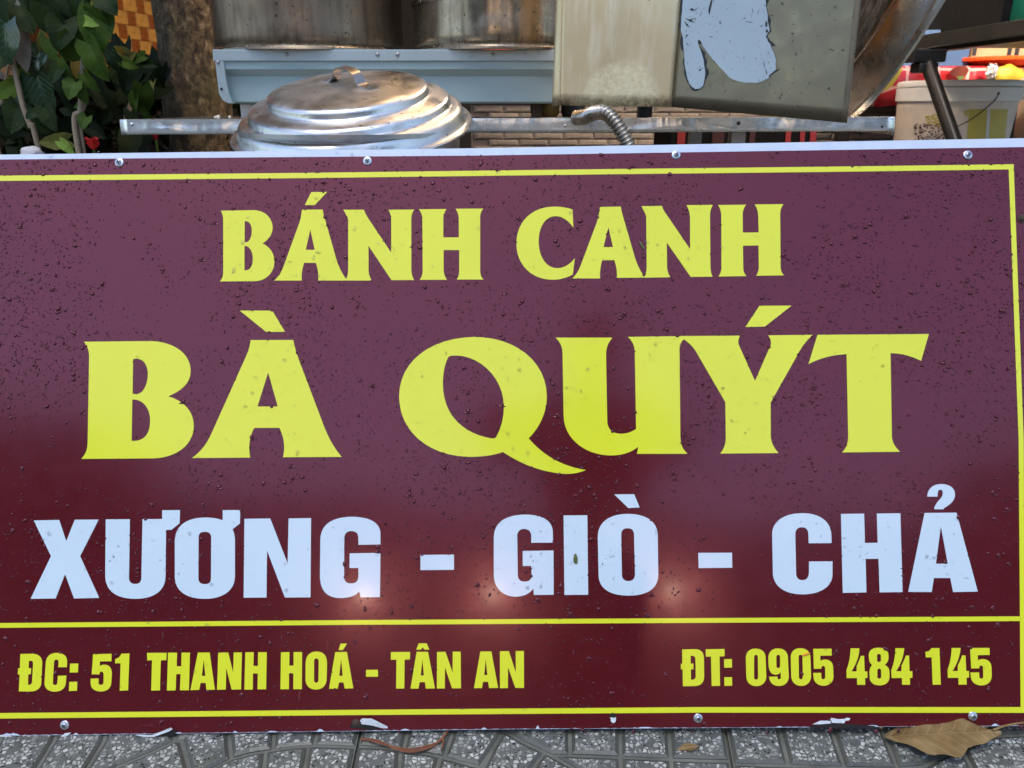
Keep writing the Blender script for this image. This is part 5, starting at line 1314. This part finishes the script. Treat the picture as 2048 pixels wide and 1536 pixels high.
def blob(cx, cy, y, rx, ry, rz, seed, mat, name, root, amp=.25, sub=3):
    bm = bmesh.new(); bmesh.ops.create_icosphere(bm, subdivisions=sub, radius=1)
    for v in bm.verts: v.co *= 1 + amp * noise.noise(v.co * 1.8 + Vector((seed, 0, 0)))
    c = Py(cx, cy, y)
    bmesh.ops.transform(bm, matrix=Matrix.Translation(c - (Vector(root.location) if root else Vector())) @ Matrix.Diagonal((rx, ry, rz, 1)), verts=bm.verts[:])
    return build(name, bm, mat, root, smooth=True)
blob(2016, 150, BY + .17, .050, .02, .032, 1, simple('yellow_food', (0.55, .38, .03), .5), 'yellow_food', bag)
M_FOIL = NT('clear_foil'); M_FOIL.set('Base Color', (0.7, .68, .62)); M_FOIL.set('Roughness', .12); M_FOIL.set('Metallic', .9); M_FOIL.bump(M_FOIL.noise(60, 3), 1.0, .01); M_FOIL = M_FOIL.m
blob(1983, 146, BY + .17, .018, .014, .030, 5, M_FOIL, 'foil', bag, .5)

# ------------------------------------------------------------------ tree and plants on the left
def bark():
    t = NT('mossy_bark')
    v = t.coord((1, 1, .7))
    c = t.ramp(t.noise(42, 7, .72, vec=v, dist=.6), [(0.36, (0.008, 0.005, 0.003)), (0.47, (0.06, 0.038, 0.018)), (0.58, (0.15, 0.105, 0.055)), (0.70, (0.36, .29, .18))])
    g = t.ramp(t.noise(7, 4), [(0.45, 0.0), (0.7, .7)])
    c = t.mix(g, c, t.ramp(t.noise(60, 4), [(0.35, (0.035, .030, .010)), (0.7, (0.14, .125, .05))]))
    t.set('Base Color', c); t.set('Roughness', .85); t.bump(t.noise(38, 7, .75, vec=v, dist=.8), 1.0, .012); return t.m
M_BARK = bark()
TRY = 2.75
tree = empty('tree', (Py(398, 300, TRY).x, TRY, 0), 'rough mossy brown tree trunk left of the stove', 'tree')
keys = [(-.2, None)]
def trunkpt(z):
    # screen axis: x 374 at py 0, 398 at py 300
    zA, zB = Py(374, 0, TRY), Py(400, 300, TRY)
    s = (zA.z - z) / (zA.z - zB.z); return zA.lerp(zB, s)
bm = bmesh.new(); rings = []; NS = 64; zs_ = [i * .018 for i in range(-2, 190)]
r0 = 64 * (TRY * .94) / FPX
for z in zs_:
    c = trunkpt(z); zz = z
    if z > 1.25: c = trunkpt(1.25) + Vector((-(z - 1.25) * .06, 0, z - 1.25))
    r = r0 * (1.0 + .05 * math.sin(z * 4)) * (1 + max(0, .35 - z) * .8)
    ring = []
    for i in range(NS):
        a = 2 * math.pi * i / NS; d = Vector((math.cos(a), math.sin(a), 0))
        k = 1 + .10 * noise.noise(Vector((d.x * 1.2, d.y * 1.2, z * 2.0))) + .07 * noise.noise(Vector((d.x * 5, d.y * 5, z * 9))) + .045 * abs(noise.noise(Vector((d.x * 14, d.y * 14, z * 24))))
        p = c + d * r * k; p.z = z; ring.append(bm.verts.new(p - Vector(tree.location)))
    rings.append(ring)
for A, B in zip(rings, rings[1:]):
    for i in range(NS): bm.faces.new((A[i], A[(i + 1) % NS], B[(i + 1) % NS], B[i]))
bm.faces.new(rings[-1])
build('trunk', bm, M_BARK, tree, smooth=True)
topc = trunkpt(1.25) + Vector((-(3.4 - 1.25) * .06, 0, 3.4 - 1.25)) - Vector(tree.location)
for dx, dy, dz in ((-.9, -.3, .9), (.8, .5, 1.0), (.1, -.5, 1.1), (-.2, .9, .8)):
    bm = bmesh.new(); tube(bm, smooth_path([topc - Vector((0, 0, .1)), topc + Vector((dx * .4, dy * .4, dz * .35)), topc + Vector((dx, dy, dz))], 5), .04, 10, radii=None); build('limb', bm, M_BARK, tree, smooth=True)
M_CROWN = simple('tree_leaf', (0.035, .075, .02), .5, var=.4, vs=3)
def leaf_cloud(name, center, rad, n, size, mat, parent, seed, flat=1.0, kind='stuff', hole=.0):
    r = random.Random(seed); vs, fs = [], []
    while len(fs) < n:
        p = Vector((r.uniform(-1, 1), r.uniform(-1, 1), r.uniform(-1, 1)))
        if p.length > 1: continue
        if noise.noise(p * 2.3 + Vector((seed, 0, 0))) < hole: continue
        q = Vector((p.x * rad[0], p.y * rad[1], p.z * rad[2])) + center
        e = Euler((r.uniform(-.9, .9), r.uniform(-.9, .9), r.uniform(0, 6.28))).to_matrix(); s = size * r.uniform(.6, 1.3)
        for a, b, c in ((0, -.5, 0), (.28, -.1, .05), (.2, .3, .02), (0, .6, -.06), (-.2, .3, .02), (-.28, -.1, .05)): vs.append(tuple(q + e @ Vector((a * s, b * s, c * s))))
        k = len(vs) - 6; fs.append((k, k + 1, k + 2, k + 3, k + 4, k + 5))
    me = bpy.data.meshes.new(name); me.from_pydata(vs, [], fs); me.update(); o = link(name, me, mat, parent)
    if kind: o['kind'] = kind
    return o
leaf_cloud('crown', topc + Vector((0, .4, 1.1)), (2.0, 1.6, .8), 5000, .14, M_CROWN, tree, 3, hole=-.1)

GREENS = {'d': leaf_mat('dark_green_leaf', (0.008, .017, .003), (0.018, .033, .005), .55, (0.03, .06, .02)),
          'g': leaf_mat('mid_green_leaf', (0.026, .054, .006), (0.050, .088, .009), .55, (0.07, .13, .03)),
          'l': leaf_mat('lime_green_leaf', (0.10, .17, .02), (0.16, .24, .035), .4, (0.25, .32, .10)),
          'y': leaf_mat('ochre_leaf', (0.22, .12, .01), (0.28, .16, .015), .45, (0.30, .2, .05)),
          'o': leaf_mat('olive_leaf', (0.09, .09, .02), (0.15, .15, .035), .5, (0.2, .2, .07)),
          's': leaf_mat('glossy_dark_leaf', (0.012, .032, .010), (0.020, .048, .015), .2, (0.05, .10, .06)),
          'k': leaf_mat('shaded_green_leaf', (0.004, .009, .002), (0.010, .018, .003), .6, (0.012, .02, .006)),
          'p': leaf_mat('pale_dry_leaf', (0.22, .19, .15), (0.34, .30, .24), .7, (0.2, .17, .12))}
def put_leaf(root, px, py, y, Lpx, ang, tone, wr=.8, tilt=None, heart=1.0, seed=0):
    c = Py(px, py, y); L = Lpx * (y * .94) / FPX
    bm = leaf_mesh(L, L * min(1.0, wr * 1.18), fold=rnd.uniform(.12, .35), curl=rnd.uniform(.1, .5), seg=10, wav=.25, heart=heart, seed=seed)
    bmesh.ops.translate(bm, vec=(0, -L * .5, 0), verts=bm.verts[:])
    a = R(ang); t1 = rnd.uniform(-.5, .5) if tilt is None else tilt[0]; t2 = rnd.uniform(-.5, .5) if tilt is None else tilt[1]
    yv = Vector((math.cos(a), 0, math.sin(a))); zv = Vector((0, -1, 0)); xv = yv.cross(zv)
    M = Matrix((xv, yv, zv)).transposed() @ Euler((t1, t2, 0)).to_matrix()
    o = build('leaf', bm, GREENS[tone], root, smooth=True)
    o.rotation_euler = M.to_euler(); o.location = c - Vector(root.location)
    return o
M_STEM = simple('pale_brown_stem', (0.26, .20, .13), .7, vs=60, bump=.2)
def stem(root, pts, y, r, name='stem'):
    bm = bmesh.new(); P = [Py(a, b, y + (c if True else 0)) - Vector(root.location) for a, b, c in pts]
    low = P[-1].copy(); low.z = -Vector(root.location).z + .0; low.z = 0 - root.location.z; P.append(low + Vector((.02, 0, 0)))
    tube(bm, smooth_path(P, 6), r, 8); build(name, bm, M_STEM, root, smooth=True)
PY1 = 2.0
pl1 = empty('leafy_plant', (Py(80, 300, PY1).x, PY1, 0), 'plant at the left edge with big glossy dark leaves on a slanting pale stem', 'plant', 'potted plants left of the tree')
stem(pl1, [(22, 110, 0), (35, 165, 0), (47, 215, 0), (62, 255, 0), (78, 302, 0)], PY1, .0062)
stem(pl1, [(18, 130, .03), (5, 200, .03), (-5, 290, .03)], PY1, .004)
for i, (x, y, L, a, tn, wr) in enumerate([(12, 88, 75, 255, 's', .8), (22, 15, 95, 285, 'd', .85), (-10, 40, 80, 250, 'd', .8), (52, 40, 60, 290, 'd', .8), (88, 196, 74, 280, 's', .88), (12, 182, 60, 205, 'l', .5), (22, 205, 42, 235, 's', .8),
        (74, 122, 58, 215, 's', .62), (48, 152, 26, 20, 'l', .5), (62, 160, 22, 320, 'l', .5), (40, 142, 24, 150, 'l', .5), (84, 78, 46, 60, 'o', .45), (38, 88, 105, 275, 'p', .42), (-5, 130, 50, 240, 'd', .8), (60, 230, 30, 200, 'd', .6), (2, 150, 30, 300, 'p', .5), (30, 240, 60, 250, 'd', .7), (100, 240, 50, 290, 'd', .6)]):
    put_leaf(pl1, x, y, PY1 + rnd.uniform(-.03, .05), L, a, tn, wr, seed=i, tilt=(-.1, .15) if tn == 's' and L > 60 else None)
PY2 = 1.93
pl2 = empty('leafy_plant', (Py(163, 300, PY2).x, PY2, 0), 'plant with matt heart shaped leaves on an upright double stem beside the tree trunk', 'plant', 'potted plants left of the tree')
stem(pl2, [(170, 20, 0), (168, 90, 0), (164, 160, 0), (161, 220, 0), (157, 302, 0)], PY2, .0065)
stem(pl2, [(150, 40, .02), (160, 130, .01), (168, 210, .01), (168, 302, .01)], PY2, .0045)
for i, (x, y, L, a, tn, wr) in enumerate([(118, 12, 95, 225, 'd', .85), (85, 28, 55, 250, 'd', .8), (152, 45, 80, 240, 'g', .75), (150, 8, 80, 290, 'd', .8), (217, 4, 55, 300, 'd', .85), (172, 12, 42, 80, 'l', .7), (194, 68, 82, 262, 'g', .68), (180, 45, 40, 340, 'l', .45), (196, 128, 72, 285, 'g', .66), (178, 100, 60, 255, 'g', .7),
        (139, 103, 56, 240, 'g', .95), (104, 102, 44, 270, 'g', .8), (120, 70, 60, 250, 'd', .8), (136, 143, 46, 275, 'g', .5), (151, 140, 34, 268, 'y', .45), (143, 181, 38, 250, 'g', .95), (166, 192, 34, 280, 'g', .7), (168, 246, 28, 250, 'g', .85), (184, 168, 40, 300, 'g', .6), (155, 212, 18, 200, 'g', .6),
        (110, 150, 40, 230, 'd', .7), (105, 284, 56, 185, 'o', .5), (135, 296, 36, 315, 'l', .5), (205, 45, 50, 280, 'g', .7), (110, 50, 70, 280, 'd', .8), (70, 0, 60, 260, 'd', .8)]):
    put_leaf(pl2, x, y, PY2 + rnd.uniform(-.04, .04), L, a, tn, wr, seed=40 + i)
# dark shrub behind: the leaves that show are built one by one
PY3 = 2.45
pl3 = empty('shrub', (Py(250, 300, PY3).x, PY3, 0), 'dark shrub in the shade between the plants and the tree trunk', 'shrub')
stem(pl3, [(255, 120, 0), (262, 200, 0), (255, 302, 0)], PY3, .008)
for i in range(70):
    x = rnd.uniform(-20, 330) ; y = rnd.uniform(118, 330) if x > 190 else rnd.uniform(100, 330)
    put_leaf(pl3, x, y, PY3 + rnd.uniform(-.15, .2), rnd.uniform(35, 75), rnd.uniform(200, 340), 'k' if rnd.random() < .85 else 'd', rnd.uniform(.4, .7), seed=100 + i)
for i, (x, y, L, a, tn) in enumerate([(290, 200, 55, 265, 'g'), (303, 182, 34, 280, 'o'), (270, 210, 40, 240, 'g'), (262, 130, 30, 330, 'l'), (232, 128, 45, 275, 's'), (296, 230, 36, 300, 'g'), (262, 112, 28, 30, 'o'), (240, 100, 28, 150, 'o'), (275, 118, 30, 200, 'g'), (300, 128, 30, 340, 'd'), (245, 112, 26, 270, 'y')]):
    put_leaf(pl3, x, y, PY3 - .25, L, a, tn, .6, seed=200 + i)
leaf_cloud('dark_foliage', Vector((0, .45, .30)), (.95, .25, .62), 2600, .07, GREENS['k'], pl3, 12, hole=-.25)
# red flowers at the foot, white stone, flower pot
M_FLOW = simple('red_petal', (0.62, .012, .01), .5, var=.1)
fl = empty('red_flower', Py(188, 300, 1.9), 'bright red flower showing just above the sign left of the trunk', 'flower')
for a in range(5):
    bm = leaf_mesh(.035, .026, fold=.3, seg=6, wav=.3, seed=a); o = build('petal', bm, M_FLOW, fl, smooth=True); o.rotation_euler = (R(60), 0, a * 1.257)
bm = bmesh.new(); tube(bm, [(0, 0, 0), (0.01, .0, -fl.location.z)], .003, 6); build('stem', bm, GREENS['g'], fl, smooth=True)
fl2 = empty('red_flower', Py(312, 280, 2.3), 'dull red flower in shade under the left end of the stall table', 'flower')
for a in range(4):
    bm = leaf_mesh(.04, .022, fold=.3, seg=6, wav=.3, seed=a + 9); o = build('petal', bm, simple('deep_red_petal', (0.25, .008, .008), .5), fl2, smooth=True); o.rotation_euler = (R(70), 0, a * 1.6)
bm = bmesh.new(); tube(bm, [(0, 0, 0), (0, 0, -fl2.location.z)], .003, 6); build('stem', bm, GREENS['g'], fl2, smooth=True)
pot = empty('flower_pot', (Py(300, 140, 3.0).x, 3.0, 0), 'brown flower pot with a pale rim half hidden behind the trunk', 'flower pot')
zr_ = Py(290, 137, 3.0).z; stand = .45
bm = bmesh.new(); lathe(bm, [(0, stand), (.07, stand), (.10, zr_ - .03), (.10, zr_ - .028), (0, zr_ - .03)], 32); build('pot_body', bm, simple('terracotta', (0.14, .07, .05), .8), pot, smooth=40)
bm = bmesh.new(); lathe(bm, [(.098, zr_ - .03), (.115, zr_ - .026), (.118, zr_ - .002), (.10, zr_), (.098, zr_ - .03)], 32); build('rim', bm, simple('pale_rim', (0.5, .46, .42), .6), pot, smooth=40)
bm = bmesh.new(); lathe(bm, [(0, 0), (.11, 0), (.11, stand - .001), (0, stand - .001)], 24); build('pot_stand', bm, M_MORT, pot, smooth=40)
st = blob(62, 309, 1.9, .028, .02, .018, 3, simple('white_stone', (0.55, .53, .52), .7, bump=.3), 'white_stone', None, .3)
tag(st, 'small greyish white stone lying on the planter edge at the far left', 'stone')
pe = empty('planter', (Py(120, 330, 2.1).x, 2.1, 0), 'long low brick planter holding the plants behind the sign', 'planter')
zpl = Py(62, 318, 1.9).z
inh(build('planter_wall', boxb(-2.2, Py(330, 330, 1.85).x, 1.84, 1.92, -.008, zpl, .004), M_CORE, pe), pe)
inh(build('planter_soil', boxb(-2.2, Py(330, 330, 1.85).x, 1.925, 3.1, -.008, zpl - .05), simple('dark_soil', (0.02, .015, .01), .9), pe), pe)

# orange chequered tile wall
ow = empty('tiled_wall', (-1.582, 3.2, 0), 'orange and brown chequered tiled wall behind the plants', 'wall')
Wd = Vector((.168, .986, 0)).normalized(); Wn = Vector((Wd.y, -Wd.x, 0))
M_OT = simple('orange_tile', (0.52, .26, .06), .3, var=.18, vs=30, bump=.1)
M_OD = simple('brown_orange_tile', (0.26, .075, .015), .3, var=.2, vs=30, bump=.1)
bm = bmesh.new(); A = Wd * -1.6; B = Wd * 1.45
A = Wd * -.45
prism(bm, [A + Vector((0, 0, .86)), B + Vector((0, 0, .86)), B + Vector((0, 0, 1.9)), A + Vector((0, 0, 1.9))], Wn * -.08); build('wall_core', bm, simple('orange_grout', (0.40, .16, .04), .8), ow)
bm = bmesh.new(); A = Wd * -1.6
prism(bm, [A, B, B + Vector((0, 0, .859)), A + Vector((0, 0, .859))], Wn * -.08); build('wall_base', bm, M_DARK, ow)  # near-black lower part, shade behind the leaves put into its colour
tw, th_ = .070, .052
me_t = None
def tile_me(mat, w):
    bm = bmesh.new(); g = .0015
    prism(bm, [Vector((g, 0, g)), Vector((w - g, 0, g)), Vector((w - g, 0, th_ - g)), Vector((g, 0, th_ - g))], Vector((0, -.005, 0)), .0012, 1)
    me = bpy.data.meshes.new('tile'); bmesh.ops.recalc_face_normals(bm, faces=bm.faces[:]); bm.to_mesh(me); bm.free(); me.materials.append(mat); return me
ma, mb = tile_me(M_OT, tw * 1.25), tile_me(M_OD, tw * .75)
angw = math.atan2(Wd.y, Wd.x)
for j in range(11):
    z = .8605 + j * th_; s = -.44 + (tw if j % 2 else 0); k = 0
    while s < 1.3:
        w = tw * (1.25 if k % 2 == 0 else .75)
        o = bpy.data.objects.new('tile', ma if k % 2 == 0 else mb); scene.collection.objects.link(o); o.parent = ow
        o.location = Wd * s + Wn * .0005 + Vector((0, 0, z)); o.rotation_euler = (0, 0, angw); s += w; k += 1

# ------------------------------------------------------------------ the street behind the camera (it shows in the wet sign)
M_ASPH = simple('asphalt', (0.05, .05, .052), .6, var=.25, vs=8, bump=.4, bs=80)
tag(build('road', boxb(-60, 60, -10.6, -2.7, -.158, -.10), M_ASPH), kind='structure')
tag(build('opposite_pavement', boxb(-60, 60, -14.0, -10.62, -.158, .0, .02), M_CONC), kind='structure')
for i, x in enumerate((-10, -5, 0, 5, 10)):
    pass
WALLC = [(0.34, .30, .26), (0.30, .29, .32), (0.42, .39, .40), (0.32, .28, .27), (.4, .38, .36)]
HT = [4.7, 4.5, 4.1, 3.9, 3.8]
M_GLS = simple('dark_window_glass', (0.02, .025, .03), .1); M_SHUT = simple('steel_shutter', (0.12, .13, .13), .5, .3)
nm_ = ['narrow tan shophouse across the street, leftmost behind the camera', 'grey shophouse across the street with a lit lamp', 'off white shophouse across the street facing the sign', 'brown shophouse across the street', 'olive shophouse across the street, rightmost']
lamps = []
for (px, py) in ((728, 1192), (985, 1188), (1345, 1182)):
    p, d = reflect_ray(px, py); t_ = (-13.2 - p.y) / d.y; lamps.append(p + d * t_)
for i in range(5):
    x0 = -15 + i * 6.2; x1 = x0 + 6.1; h = HT[i]
    b = empty('shophouse', ((x0 + x1) / 2, -14.2, 0), nm_[i], 'building', 'shophouses across the street')
    wm = simple('render_%d' % i, WALLC[i], .8, vs=2)
    inh(build('wall', boxb(x0, x1, -20, -14.2, 0, h, .02), wm, b), b)
    inh(build('roof', boxb(x0 - .05, x1 + .05, -20.2, -14.0, h + .003, h + .22, .02), M_SHUT, b), b)
    inh(build('shutter', boxb(x0 + .6, x1 - .6, -14.19, -14.12, .02, 2.7, .01), M_SHUT, b), b)
    for k in range(2):
        fx = x0 + 1.0 + k * 2.6
        f = inh(build('window', boxb(fx, fx + 1.5, -14.19, -14.10, 3.0, 3.7, .01), wm, b), b)
        inh(build('pane', boxb(fx + .1, fx + 1.4, -14.09, -14.07, 3.2, 3.9 if h > 4.5 else 3.7), M_GLS, f), b) if False else None
    inh(build('awning', boxb(x0 + .3, x1 - .3, -14.1, -12.9, 2.8, 2.85, .01), M_DARK, b), b)
def bulb_mat():
    t = NT('warm_lit_bulb'); t.set('Base Color', (1, .8, .6)); t.set('Emission Color', (1.0, .70, .48)); t.set('Emission Strength', LAMP); return t.m
LAMP = 85.0
M_BULB = bulb_mat()
for i, p in enumerate(lamps):
    l = empty('street_light', p, ['warm lit lamp hanging across the street, left of three mirrored in the wet sign', 'warm lit lamp hanging across the street, middle of three mirrored in the wet sign', 'warm lit lamp hanging across the street, right of three mirrored in the wet sign'][i], 'lamp', 'lamps mirrored in the sign')
    bm = bmesh.new(); bmesh.ops.create_icosphere(bm, subdivisions=3, radius=.11); build('bulb', bm, M_BULB, l, smooth=True)
    bm = bmesh.new(); lathe(bm, [(.03, .20), (.05, .19), (.22, .11), (.21, .105), (.04, .17), (.03, .20)], 32); build('lamp_shade', bm, M_SHUT, l, smooth=40)
    bm = bmesh.new(); tube(bm, [(0, 0, .15), (0, 0, 2.8 - p.z)], .012, 8); build('cord', bm, M_BLK, l)
def big_tree(x, y, h, cr, n, seed, label):
    t = empty('street_tree', (x, y, 0), label, 'tree', 'trees across the street')
    bm = bmesh.new(); tube(bm, smooth_path([(0, 0, -.1), (.1, 0, h * .3), (0, .1, h * .62)], 5), .15, 12, radii=None); build('trunk', bm, M_BARK, t, smooth=True)
    for a in range(4):
        bm = bmesh.new(); tube(bm, smooth_path([(0, .1, h * .5), (math.cos(a * 1.6) * cr * .4, math.sin(a * 1.6) * cr * .4, h * .68), (math.cos(a * 1.6) * cr * .75, math.sin(a * 1.6) * cr * .7, h * .85)], 4), .06, 8); build('limb', bm, M_BARK, t, smooth=True)
    leaf_cloud('crown', Vector((0, 0, h * .78)), (cr, cr, h * .27), n, .32, M_CROWN, t, seed, hole=-.15)
big_tree(-7.6, -9.8, 4.4, 2.0, 3500, 21, 'leafy tree across the street, left of the lamps')
big_tree(9.5, -11.8, 4.6, 1.9, 2500, 22, 'leafy tree across the street, right of the lamps')
# ------------------------------------------------------------------ the photographer, squatting in front of the sign: a dark reflection in it
def skin_chain(verts, edges, radii, name, mat, parent, levels=1, root=0):
    me = bpy.data.meshes.new(name); me.from_pydata([tuple(v) for v in verts], edges, []); me.update()
    o = bpy.data.objects.new(name + '_tmp', me); scene.collection.objects.link(o)
    m = o.modifiers.new('skin', 'SKIN'); m.use_smooth_shade = True
    for i, r in enumerate(radii):
        v = me.skin_vertices[0].data[i]; v.radius = (r, r) if not isinstance(r, tuple) else r; v.use_root = (i == root)
    s = o.modifiers.new('sub', 'SUBSURF'); s.levels = levels; s.render_levels = levels
    bpy.context.view_layer.update(); dg = bpy.context.evaluated_depsgraph_get()
    me2 = bpy.data.meshes.new_from_object(o.evaluated_get(dg)); bpy.data.objects.remove(o)
    for p in me2.polygons: p.use_smooth = True
    me2.name = name; me2.materials.clear(); return link(name, me2, mat, parent)
def person():
    p0, d0 = reflect_ray(1190, 694); t0 = (-.46 - p0.y) / d0.y; H = p0 + d0 * t0          # head centre
    root = empty('person', (H.x, -.85, 0), 'person in dark clothes squatting in front of the sign and holding up a phone', 'person')
    o_ = Vector(root.location); L = lambda x, y, z: Vector((x, y, z)) - o_
    hx = H.x
    M_SK = simple('skin', (0.34, .19, .12), .5, var=.05); M_CL = simple('black_shirt', (0.012, .012, .014), .8, bump=.3, bs=30); M_TR = simple('dark_trousers', (0.018, .02, .028), .8, bump=.2, bs=30)
    neck = L(hx, -.53, H.z - .15); chest = L(hx, -.62, H.z - .30); waist = L(hx, -.76, .46); pel = L(hx, -.82, .30)
    hl, hr = L(hx - .10, -.82, .28), L(hx + .10, -.82, .28); kl, kr = L(hx - .11, -.46, .44), L(hx + .10, -.46, .44)
    al, ar = L(hx - .10, -.72, .07), L(hx + .09, -.72, .07); tl, tr = L(hx - .11, -.53, .03), L(hx + .10, -.53, .03)
    sl, sr = L(hx - .185, -.56, H.z - .22), L(hx + .185, -.56, H.z - .22)
    el, er = L(hx - .25, -.33, H.z - .42), L(hx + .22, -.33, H.z - .42)
    wl_, wr_ = L(-.095, -.075, .735), L(.095, -.075, .735)
    hd = L(hx, H.y, H.z)
    V = [pel, waist, chest, neck, hd + Vector((0, -.01, -.02)), hl, kl, al, tl, hr, kr, ar, tr, sl, el, wl_, sr, er, wr_]
    E = [(0, 1), (1, 2), (2, 3), (3, 4), (0, 5), (5, 6), (6, 7), (7, 8), (0, 9), (9, 10), (10, 11), (11, 12), (2, 13), (13, 14), (14, 15), (2, 16), (16, 17), (17, 18)]
    Rr = [.13, .12, .13, .05, .075, .09, .06, .04, .03, .09, .06, .04, .03, .06, .045, .028, .06, .045, .028]
    skin_chain(V, E, Rr, 'body', M_SK, root)
    i2 = [1, 2, 3, 13, 14, 16, 17, 15, 18, 0]; sub = [V[k] for k in i2]
    sub[2] = neck + Vector((0, -.01, -.04)); sub[7] = el.lerp(wl_, .75); sub[8] = er.lerp(wr_, .75)
    skin_chain(sub, [(9, 0), (0, 1), (1, 2), (1, 3), (3, 4), (4, 7), (1, 5), (5, 6), (6, 8)], [.15, .155, .065, .08, .062, .075, .062, .045, .045, .15], 'shirt', M_CL, root)
    i3 = [0, 5, 6, 7, 9, 10, 11]; sub = [V[k] for k in i3]
    skin_chain(sub, [(0, 1), (1, 2), (2, 3), (0, 4), (4, 5), (5, 6)], [.145, .11, .082, .06, .11, .082, .06], 'trousers', M_TR, root)
    for a, b in ((al, tl), (ar, tr)):
        bm = bmesh.new(); bmesh.ops.create_icosphere(bm, subdivisions=3, radius=1)
        c = (a + b) / 2; c.z = .035; bmesh.ops.transform(bm, matrix=Matrix.Translation(c) @ Matrix.Diagonal((.048, .14, .045, 1)), verts=bm.verts[:])
        for v in bm.verts: v.co.z = max(v.co.z, -.006)
        build('shoe', bm, M_CL, root, smooth=True)
    # head with face features turned to the sign (+Y)
    bm = bmesh.new(); bmesh.ops.create_icosphere(bm, subdivisions=4, radius=1)
    for v in bm.verts:
        x, y, z = v.co
        w = 1 - .22 * max(0, -z) ** 1.3; v.co.x = x * .073 * w; v.co.y = y * (.092 if y > 0 else .098) * (1 - .12 * max(0, -z)); v.co.z = z * .115
        if y > .6 and abs(x) < .25 and -.35 < z < .15: v.co.y += .018 * (1 - abs(x) / .25) * (1 - abs(z + .15) / .3 if abs(z + .15) < .3 else 0)
        if y > .5 and abs(abs(x) - .38) < .2 and abs(z - .05) < .15: v.co.y -= .007
    bmesh.ops.translate(bm, vec=hd, verts=bm.verts[:]); head = build('head', bm, M_SK, root, smooth=True)
    for s in (-1, 1):
        bm = bmesh.new(); bmesh.ops.create_icosphere(bm, subdivisions=2, radius=.011); bmesh.ops.translate(bm, vec=hd + Vector((s * .03, .081, .005)), verts=bm.verts[:]); build('eye', bm, simple('eye_dark', (.05, .04, .04), .2), head, smooth=True)
        bm = bmesh.new(); bmesh.ops.create_icosphere(bm, subdivisions=2, radius=1); bmesh.ops.transform(bm, matrix=Matrix.Translation(hd + Vector((s * .076, -.005, -.01))) @ Matrix.Diagonal((.008, .018, .03, 1)), verts=bm.verts[:]); build('ear', bm, M_SK, head, smooth=True)
    bm = bmesh.new(); bmesh.ops.create_icosphere(bm, subdivisions=2, radius=1); bmesh.ops.transform(bm, matrix=Matrix.Translation(hd + Vector((0, .083, -.06))) @ Matrix.Diagonal((.022, .008, .006, 1)), verts=bm.verts[:]); build('mouth', bm, simple('lips', (.3, .1, .08), .5), head, smooth=True)
    bm = bmesh.new(); bmesh.ops.create_icosphere(bm, subdivisions=4, radius=1)
    for v in bm.verts:
        v.co = Vector((v.co.x * .082, v.co.y * .105 - .008, v.co.z * .122 + .008)) * (1 + .05 * noise.noise(v.co * 4))
    bmesh.ops.delete(bm, geom=[v for v in bm.verts if v.co.y > .055 and v.co.z < .06 or v.co.z < -.05], context='VERTS')
    bmesh.ops.translate(bm, vec=hd, verts=bm.verts[:]); build('hair', bm, simple('black_hair', (.01, .009, .008), .5), head, smooth=True)
    # hands: five fingers each, closed on the edges of the phone
    for s, w in ((-1, wl_), (1, wr_)):
        palm = w + Vector((-s * .004, .03, .02)); e = -s
        skin_chain([w, palm, palm + Vector((0, .02, .025))], [(0, 1), (1, 2)], [.026, (.03, .016), (.03, .014)], 'palm', M_SK, root)
        for k, ln in enumerate((.034, .038, .036, .028)):
            b0 = palm + Vector((s * .002, .012, .03 - k * .016)); b1 = b0 + Vector((e * .008, .022, .006)); b2 = b1 + Vector((e * ln * .55, .006, .003)); b3 = b2 + Vector((e * ln * .45, -.006, .0))
            skin_chain([b0, b1, b2, b3], [(0, 1), (1, 2), (2, 3)], [.0095, .009, .008, .007], 'finger', M_SK, root)
        c0 = palm + Vector((0, -.004, .0)); c1 = c0 + Vector((e * .012, -.012, .018)); c2 = c1 + Vector((e * .02, .002, .016))
        skin_chain([c0, c1, c2], [(0, 1), (1, 2)], [.012, .010, .009], 'thumb', M_SK, root)
    ph = empty('phone', (0, -.034, .77), 'black phone held up in both hands by the squatting person', 'phone'); ph.rotation_euler = (R(-20), 0, 0)
    bm = bmesh.new(); box(bm, -.078, .078, -.008, 0, -.038, .038, .003); build('phone_body', bm, M_CL, ph)
    bm = bmesh.new(); box(bm, -.072, .072, -.0092, -.0082, -.034, .034); build('screen', bm, M_GLS, ph)
person()
